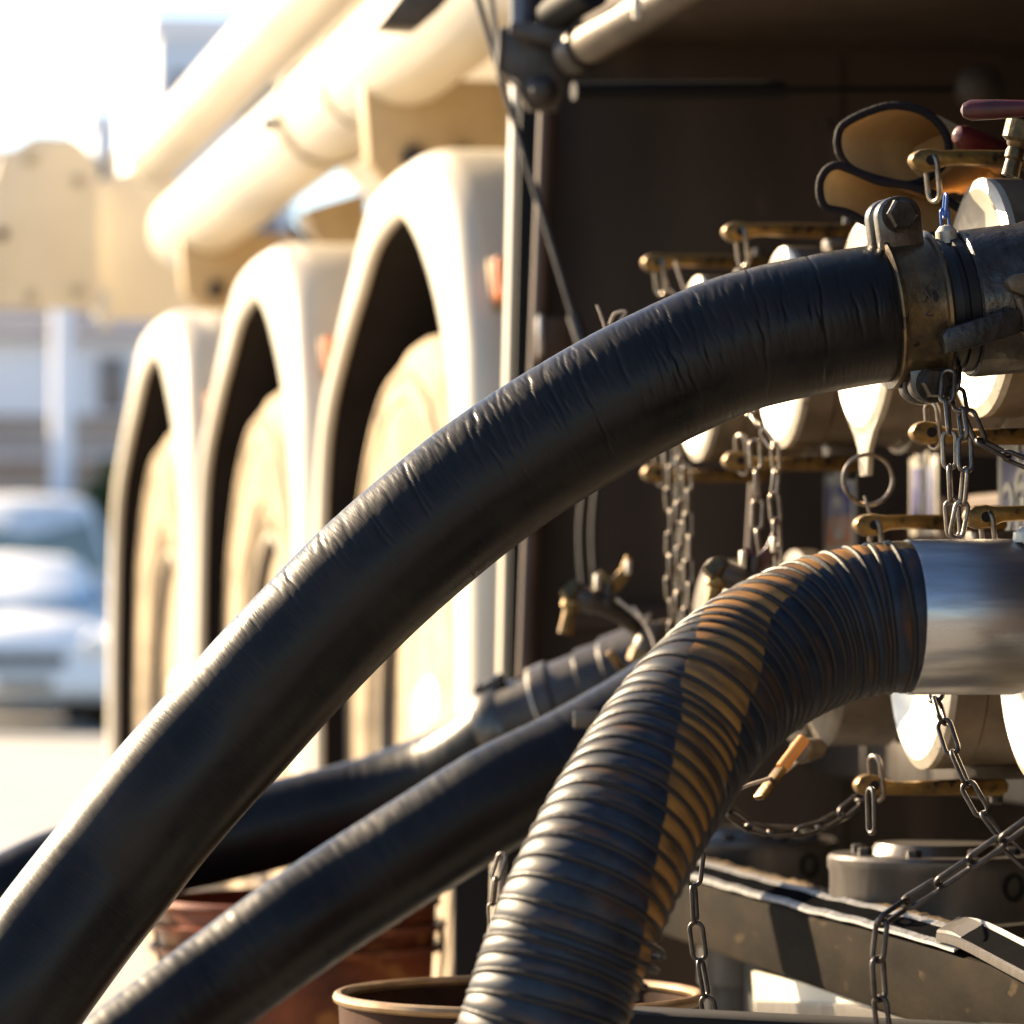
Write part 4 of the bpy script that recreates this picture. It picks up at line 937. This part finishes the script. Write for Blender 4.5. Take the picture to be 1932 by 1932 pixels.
chain('right strand of fine chain hanging under the second cap from the bulkhead', pl3([(1462, 840, 3.28), (1466, 880, 3.28), (1460, 940, 3.28), (1466, 1000, 3.28), (1470, 1080, 3.28)]), 0.026, 'chain', 0.8)
chain('sharp steel chain hanging behind the clamp, left of a doubled pair', pl3([(1790, 700, 2.72), (1786, 760, 2.71), (1792, 830, 2.70), (1792, 900, 2.70), (1796, 960, 2.70), (1800, 1012, 2.70)]), 0.0265, 'chain', 0.2, wobble=0.2)
chain('sharp steel chain hanging behind the clamp, right of a doubled pair', pl3([(1808, 700, 2.74), (1806, 740, 2.72), (1818, 800, 2.70), (1822, 870, 2.69), (1818, 930, 2.69), (1812, 985, 2.69), (1804, 1012, 2.69)]), 0.0265, 'chain', 1.2, wobble=0.2)
chain('short steel chain running right under the stamped brass arm beside the plate 8', pl3([(1828, 778, 2.72), (1845, 822, 2.72), (1872, 862, 2.72), (1900, 858, 2.72), (1950, 880, 2.72), (2010, 900, 2.72)]), 0.0265, 'chaindark', 0.5)
chain('dark chain slanting down across the large lower cap', pl3([(1762, 1285, 2.76), (1768, 1322, 2.74), (1782, 1370, 2.72), (1806, 1440, 2.71), (1840, 1510, 2.70), (1886, 1578, 2.69), (1940, 1630, 2.69), (2000, 1670, 2.69)]), 0.0275, 'chaindark', 0.3, wobble=0.2)
chain('dark chain descending from the right edge over the webbing strap, then plumb', [p for p in pl3([(2010, 1500, 2.52), (1932, 1556, 2.52), (1860, 1608, 2.52), (1790, 1655, 2.52), (1725, 1698, 2.52), (1674, 1722, 2.52)])] + pl3([(1664, 1738, 2.51), (1656, 1800, 2.51), (1660, 1880, 2.51), (1668, 1960, 2.51), (1674, 2030, 2.51)]), 0.0285, 'chaindark', 0.6, wobble=0.25)
chain('dark chain hanging plumb just right of the spiral hose', pl3([(1316, 1600, 2.72), (1308, 1660, 2.72), (1312, 1740, 2.72), (1322, 1820, 2.72), (1336, 1900, 2.72), (1346, 1950, 2.72)]), 0.0275, 'chaindark', 0.2, wobble=0.2)
chain('dark slack chain sagging between the spiral hose and the stamped arm', pl3([(1340, 1488, 3.05), (1385, 1540, 3.06), (1440, 1568, 3.08), (1510, 1570, 3.10), (1570, 1548, 3.12), (1620, 1510, 3.14), (1660, 1470, 3.15)]), 0.030, 'chaindark', 0.9)
chain('thin chain left of the spiral hose, below the middle hose', pl3([(948, 1612, 3.0), (936, 1650, 3.0), (930, 1700, 3.0), (934, 1760, 3.0), (940, 1800, 3.0)]), 0.022, 'chain', 0.4)
chain('blue coated short chain above the coupling, under the upper brass arm', pl3([(1784, 374, 2.79), (1782, 400, 2.79), (1784, 430, 2.79)]), 0.018, 'blueclip', 1.2, wobble=0.1)
e = empty('loose_string', U(1160, 590, 3.1), 'stray string ends sticking up behind the arching hose', 'string')
obj('strand', tube(catmull([U(1126, 575, 3.1), U(1134, 596, 3.1), U(1142, 620, 3.1)], 5), 0.001, 6), 'string', e)
obj('strand', tube(catmull([U(1150, 612, 3.1), U(1160, 592, 3.1), U(1180, 588, 3.1), U(1170, 604, 3.1)], 6), 0.0012, 6), 'string', e)
e = empty('knotted_string', U(1280, 530, 3.6), 'thin pale string knotted on the brass arm nearest the bulkhead', 'string')
obj('strand', tube(catmull([U(1274, 492, 3.6), U(1282, 520, 3.6), U(1296, 560, 3.6), U(1300, 590, 3.6)], 6), 0.0013, 6), 'string', e)
obj('strand', tube(catmull([U(1262, 545, 3.6), U(1280, 562, 3.6), U(1298, 576, 3.6)], 6), 0.0012, 6), 'string', e)

#@@SMALL
# ------------------------------------------------------------------ gloves
def glove(label, loop, depth, back, nback=7, lean=0.0):
    e = empty('work_glove', U(*loop[0], depth), label, 'glove', 'work gloves stuffed behind the clamp')
    L = [U(a, b, depth + lean * ((a - loop[0][0]) / 100.0)) for a, b in loop]
    # smooth closed loop
    n = len(L); S = []
    for i in range(n):
        a, b, c, d = L[i - 1], L[i], L[(i + 1) % n], L[(i + 2) % n]
        for k in range(6):
            t = k / 6; S.append(0.5 * ((2 * b) + (c - a) * t + (2 * a - 5 * b + 4 * c - d) * t * t + (3 * b - a - 3 * c + d) * t ** 3))
    m = len(S); cen_ = sum(S, Vector()) / m
    V, F = [], []
    for j in range(nback):
        t = j / (nback - 1); sc_ = 1 - 0.12 * math.sin(t * 2) - 0.45 * max(0, t - 0.6)
        for k, p in enumerate(S):
            wv = 0.0022 * mnoise.noise(Vector((k * 0.18, t * 4, depth)))
            V.append(cen_ + (p - cen_) * (sc_ + wv / 0.03 * t) + back * t)
    for j in range(nback - 1):
        for k in range(m): F.append((j * m + k, j * m + (k + 1) % m, (j + 1) * m + (k + 1) % m, (j + 1) * m + k))
    F.append(tuple((nback - 1) * m + k for k in range(m - 1, -1, -1)))
    o = obj('cuff', (V, F), 'tan', e, ang=80)
    md = o.modifiers.new('thick', 'SOLIDIFY'); md.thickness = 0.0022; md.offset = 1
    obj('binding', tube(S, 0.0031, 8, closed=True), 'binding', e)
    bd = back.normalized(); u, v = perp(bd); wide = u if abs(u.z) < abs(v.z) else v
    tip = cen_ + back * 0.95
    for k in range(4):
        q = tip + wide * ((k - 1.5) * 0.013)
        obj('finger', tube(catmull([q, q + bd * 0.025 - EZ * 0.004, q + bd * (0.045 + 0.006 * (k in (1, 2))) - EZ * 0.016], 5), [0.0085] * 9 + [0.0065, 0.003], 10), 'tan', e)
    q = tip + wide * 0.022 - back * 0.25
    obj('thumb', tube(catmull([q, q + bd * 0.02 + wide * 0.016, q + bd * 0.035 + wide * 0.022 - EZ * 0.006], 5), [0.009] * 9 + [0.0065, 0.003], 10), 'tan', e)
    return e
glove('upper tan work glove with wide open black bound cuff', [(1580, 262), (1592, 235), (1640, 210), (1690, 199), (1745, 212), (1780, 245), (1790, 285), (1768, 322), (1722, 348), (1672, 342), (1612, 322), (1586, 295)], 3.03, CR * 0.05 + fwd * 0.085 + CU * -0.005)
glove('lower tan work glove with flattened cuff tucked behind the clamp', [(1546, 352), (1556, 324), (1578, 312), (1610, 322), (1660, 342), (1720, 352), (1790, 380), (1830, 420), (1780, 440), (1700, 452), (1648, 428), (1600, 402), (1556, 390)], 3.01, CR * 0.055 + fwd * 0.08 - CU * 0.01)

# ------------------------------------------------------------------ small valves and handles
def handle(label, name, mat, A, B, r0, r1, cat, depth):
    e = empty(name, A, label, cat); d = (B - A); L = d.length; d.normalize()
    obj('grip', lathe(A, d, [(-r0 * 0.98, r0 * 0.15), (-r0 * 0.7, r0 * 0.7), (0, r0), (L * 0.2, r0 * 0.95), (L * 0.45, r1), (L, r1 * 0.9)], 20), mat, e)
    return e, d, L
e, d, L = handle('red enamelled valve lever at the upper right edge', 'valve_lever', 'red', U(1832, 208, 2.72), U(2080, 200, 2.70), 0.0068, 0.0052, 'lever', 2.72)
obj('lever_boss', lathe(U(2080, 200, 2.70), EZ, [(-0.012, 0.01), (0.008, 0.01), (0.012, 0.006)], 16), 'castdark', e)
e, d, L = handle('scuffed red and white lever under the red one', 'valve_lever', 'red', U(1818, 258, 2.98), U(1990, 325, 3.02), 0.0085, 0.0078, 'lever', 3.0)
obj('lever_boss', lathe(U(1990, 325, 3.02), EZ, [(-0.012, 0.01), (0.008, 0.01), (0.012, 0.006)], 16), 'castdark', e)
e = empty('sampling_cock', U(1925, 250, 2.66), 'small brass sampling cock with knurled ring at right edge', 'valve')
a0, a1 = U(1930, 228, 2.66), U(1906, 332, 2.66); dv = (a1 - a0).normalized()
Lv = (a1 - a0).length
obj('knurled_ring', lathe(a0, dv, [(0, 0.008), (0.001, 0.0105), (0.012, 0.0105), (0.014, 0.008)], 18), 'brassdark', e, smooth=False)
obj('spout', lathe(a0 + dv * 0.013, dv, [(0, 0.0075), (0.003, 0.0068), (0.0045, 0.0055), (0.007, 0.0064), (0.011, 0.0064), (0.0125, 0.0052), (0.0225, 0.0058), (0.0225, 0.0036), (0.010, 0.003)], 20, caps=False), 'brassdark', e)

def petcock(label, pa, scale, depth, redk):
    """small valve: body, bonnet, spout and T handle; pa maps local px offsets"""
    e = empty('petcock', U(*pa, depth), label, 'valve')
    k = scale
    def q(x, y, dd=0.0): return U(pa[0] + x * k, pa[1] + y * k, depth + dd)
    obj('valve_body', tube(catmull([q(150, 85, 0.03), q(105, 55, 0.01), q(60, 35), q(20, 20)], 5), [0.010 * k] * 5 + [0.0085 * k] * 6 + [0.011 * k] * 5, 14), 'darksteel', e)
    obj('spout', lathe(q(10, 28), q(-4, 92) - q(10, 28), [(0, 0.009 * k), (0.006 * k, 0.0095 * k), (0.008 * k, 0.006 * k), (0.03 * k, 0.0065 * k), (0.03 * k, 0.004 * k), (0.02 * k, 0.003 * k)], 14, caps=False), 'brass', e)
    obj('end_nut', lathe(q(22, 4), q(2, 22) - q(22, 4), [(-0.004 * k, 0.008 * k), (0, 0.0105 * k), (0.013 * k, 0.0105 * k), (0.016 * k, 0.008 * k)], 6), 'brassdark', e, smooth=False)
    obj('bonnet', lathe(q(74, 42), q(80, -10) - q(74, 42), [(0, 0.008 * k), (0.008 * k, 0.0085 * k), (0.010 * k, 0.0055 * k), (0.022 * k, 0.005 * k)], 14), 'darksteel', e)
    hd = obj('wing_handle', prism([q(52, 18), q(50, -18), q(64, -30), q(82, -12), q(100, -30), q(112, -58), q(124, -50), q(116, -14), q(98, 10)], fwd * 0.006 * k, 0.001), 'red' if redk else 'brass', e)
    obj('wing_face', box(q(56, -6, -0.003), (0.004 * k, 0.010 * k, 0.014 * k), bev=0.001), 'capwhite', hd)
    obj('wing_face', box(q(114, -34, -0.003), (0.004 * k, 0.012 * k, 0.012 * k), bev=0.001), 'capwhite', hd)
    return e
petcock('brass petcock with bright wing handle near the bulkhead', (1070, 1105), 1.0, 3.72, False)
petcock('petcock with red wing handle half hidden behind the spiral hose', (1345, 1062), 1.0, 3.25, True)
e = empty('wire_tie', U(1165, 1140, 3.65), 'thin twisted wire below the petcock by the bulkhead', 'wire')
obj('strand', tube(catmull([U(1163, 1130, 3.66), U(1200, 1160, 3.65), U(1225, 1190, 3.64), U(1245, 1250, 3.62)], 6), 0.0015, 6), 'string', e)
obj('strand', tube(catmull([U(1195, 1145, 3.65), U(1212, 1165, 3.64), U(1226, 1158, 3.64), U(1218, 1175, 3.64)], 6), 0.0012, 6), 'string', e)
e = empty('drain_elbow', U(1235, 1190, 3.7), 'brass elbow fitting behind the spiral hose near the rear hose', 'fitting')
obj('elbow', tube(catmull([U(1215, 1245, 3.72), U(1228, 1210, 3.72), U(1262, 1195, 3.74), U(1310, 1192, 3.78)], 6), 0.013, 16), 'castbrown', e)
obj('nut', lathe(U(1212, 1256, 3.72), U(1228, 1210, 3.72) - U(1212, 1256, 3.72), [(0, 0.014), (0.002, 0.016), (0.012, 0.016), (0.014, 0.014)], 6), 'brass', e, smooth=False)
obj('clip', box(U(1168, 1255, 3.72), (0.006, 0.006, 0.03), (Vector((0.8, 0, 0.6)), EY, Vector((-0.6, 0, 0.8))), 0.001), 'brass', e)
# sunlit orange and white handle under the spiral hose
A, B = U(1488, 1432, 2.98), U(1432, 1506, 2.96)
e = empty('drain_lever', A, 'sunlit brass drain lever on an orange stem below the spiral hose', 'handle')
d = (B - A).normalized(); Lh = (B - A).length
obj('stem', lathe(A - d * 0.02, d, [(0, 0.0045), (Lh * 0.25 + 0.02, 0.0045)], 12), 'orangepaint', e)
nn = Vector((-0.85, -0.35, 0.4)); nn = (nn - d * nn.dot(d)).normalized(); bb = d.cross(nn)
obj('grip', box(A + d * Lh * 0.62, (0.005, 0.011, Lh * 0.78), (nn, bb, d), 0.0018), 'brass', e)
# pale knob beside it
e = empty('drain_plug', U(1510, 1420, 3.12), 'pale round drain plug under the hidden outlet left of the large cap', 'plug')
obj('plug', lathe(U(1540, 1412, 3.16), U(1500, 1420, 3.10) - U(1540, 1412, 3.16), [(0, 0.008), (0.03, 0.009), (0.046, 0.0092), (0.052, 0.007), (0.053, 0.001)], 22), 'capside', e)
obj('retaining_cord', tube(catmull([U(1500, 1440, 3.1), U(1470, 1462, 3.0), U(1410, 1482, 2.9), U(1392, 1490, 2.88)], 6), 0.0014, 6), 'string', e)
# hanging long link on the stamped arm
e = empty('hanging_link', U(1645, 1500, 2.9), 'single long steel link hanging from the stamped brass arm', 'link')
put_link('link', link_mesh('chaindark', 0.034, 0.40, 0.055), U(1644, 1530, 2.88), Vector((0.02, 0, -1)), 1.1, e)

# ------------------------------------------------------------------ number plates (face -X)
def plate(label, px0, px1, py0, py1, x, lines, sunpatch=False):
    a, b = UX(px0, py0, x), UX(px1, py0, x)
    y0, y1 = b.y, a.y
    zt_, zb_ = UX((px0 + px1) / 2, py0, x).z, UX((px0 + px1) / 2, py1, x).z
    e = empty('number_plate', (x, (y0 + y1) / 2, zb_), label, 'sign', 'blue outlet number plates')
    obj('plate', boxb(x, x + 0.002, y0, y1, zb_, zt_, 0.0005), 'platewhite', e)
    wd, ht = y1 - y0, zt_ - zb_; bz = wd * 0.10
    if sunpatch:
        zm = zb_ + ht * 0.45
        obj('field', boxb(x - 0.0012, x - 0.0002, y0 + bz, y1 - bz, zm, zt_ - bz, 0.0002), 'blueplate', e)
        obj('field', boxb(x - 0.0012, x - 0.0002, y0 + bz, y1 - bz, zb_ + bz * 0.5, zm - 0.0005, 0.0002), 'plateorange', e)  # lower field coloured as a sun patch on rust
    else:
        obj('field', boxb(x - 0.0012, x - 0.0002, y0 + bz, y1 - bz, zb_ + bz, zt_ - bz, 0.0002), 'blueplate', e)
    for s, f, size in lines:
        t = text_vf(s, size * wd, 0.0008)
        obj('numeral', place(t, (x - 0.0017, (y0 + y1) / 2, zt_ - f * ht), (-EY, EZ, -EX)), 'platewhite', e, smooth=False)
plate('blue enamel plate with cream number 7 below the large split ring', 1716, 1768, 862, 1010, 1.08, [('7', 0.5, 1.15)])
plate('blue enamel plate with number 8 and 280 at the right edge', 1882, 1985, 816, 1030, 0.99, [('8', 0.36, 0.62), ('280', 0.74, 0.50)])
plate('blue plate with sun patch coloured orange half hidden behind the split ring', 1556, 1612, 893, 1040, 1.10, [('6', 0.42, 1.0)], True)

# ------------------------------------------------------------------ buckets
def bucket(label, c, r, zr_, mat, rimmat, inner, ribs):
    z0 = 0.004; H = zr_ - z0; rb = r * 0.84
    e = empty('bucket', (c.x, c.y, 0), label, 'bucket', 'buckets under the hoses')
    prof = [(0, rb * 0.98), (0.006, rb)]
    for k in range(1, 13): t = k / 12; prof.append((0.006 + (H - 0.012) * t, rb + (r - rb) * t))
    prof += [(H - 0.004, r), (H - 0.004, r - 0.003)]
    for k in range(11, 0, -1): t = k / 12; prof.append((0.008 + (H - 0.012) * t, rb + (r - rb) * t - 0.003))
    prof += [(0.008, rb * 0.97), (0.008, 0.001)]
    v, f = lathe((c.x, c.y, z0), EZ, prof, 72, caps=False)
    obj('shell', (v, f), mat, e)
    obj('base', lathe((c.x, c.y, z0), EZ, [(0.0, rb * 0.99), (0.004, rb * 0.975)], 60), mat, e)
    obj('rim', tube([Vector((c.x + r * math.cos(a), c.y + r * math.sin(a), zr_)) for a in [2 * math.pi * k / 72 for k in range(72)]], 0.0042, 10, closed=True), rimmat, e)
    for zz in ribs:
        t = (zz - z0) / H; q = rb + (r - rb) * t
        obj('rib', lathe((c.x, c.y, zz), EZ, [(-0.003, q), (-0.003, q + 0.009), (0.003, q + 0.010), (0.004, q)], 72, caps=False), mat, e)
    hp = [Vector((c.x + (r + 0.004) * math.cos(a), c.y + (r + 0.004) * math.sin(a) - 0.004, zr_ - 0.02 - 0.10 * math.sin((a - math.pi) ))) for a in [math.pi + math.pi * k / 20 for k in range(21)]]
    obj('bail', tube([Vector((p.x, p.y - 0.006, zr_ - 0.018 - 0.0 - 0.16 * math.sin(math.pi * k / 20))) for k, p in enumerate(hp)], 0.0022, 8), 'darksteel', e)
c = U(980, 1880, 3.0); bucket('open rusty steel bucket with bright rim behind the spiral hose', c, 0.128, c.z, 'bucketin', 'rimbrass', 'bucketin', [])
c = U(560, 1700, 3.95); bucket('red brown ribbed pail standing under the middle hose', c, 0.130, c.z, 'bucketred', 'bucketred', 'bucketred', [c.z - 0.022, c.z - 0.042])
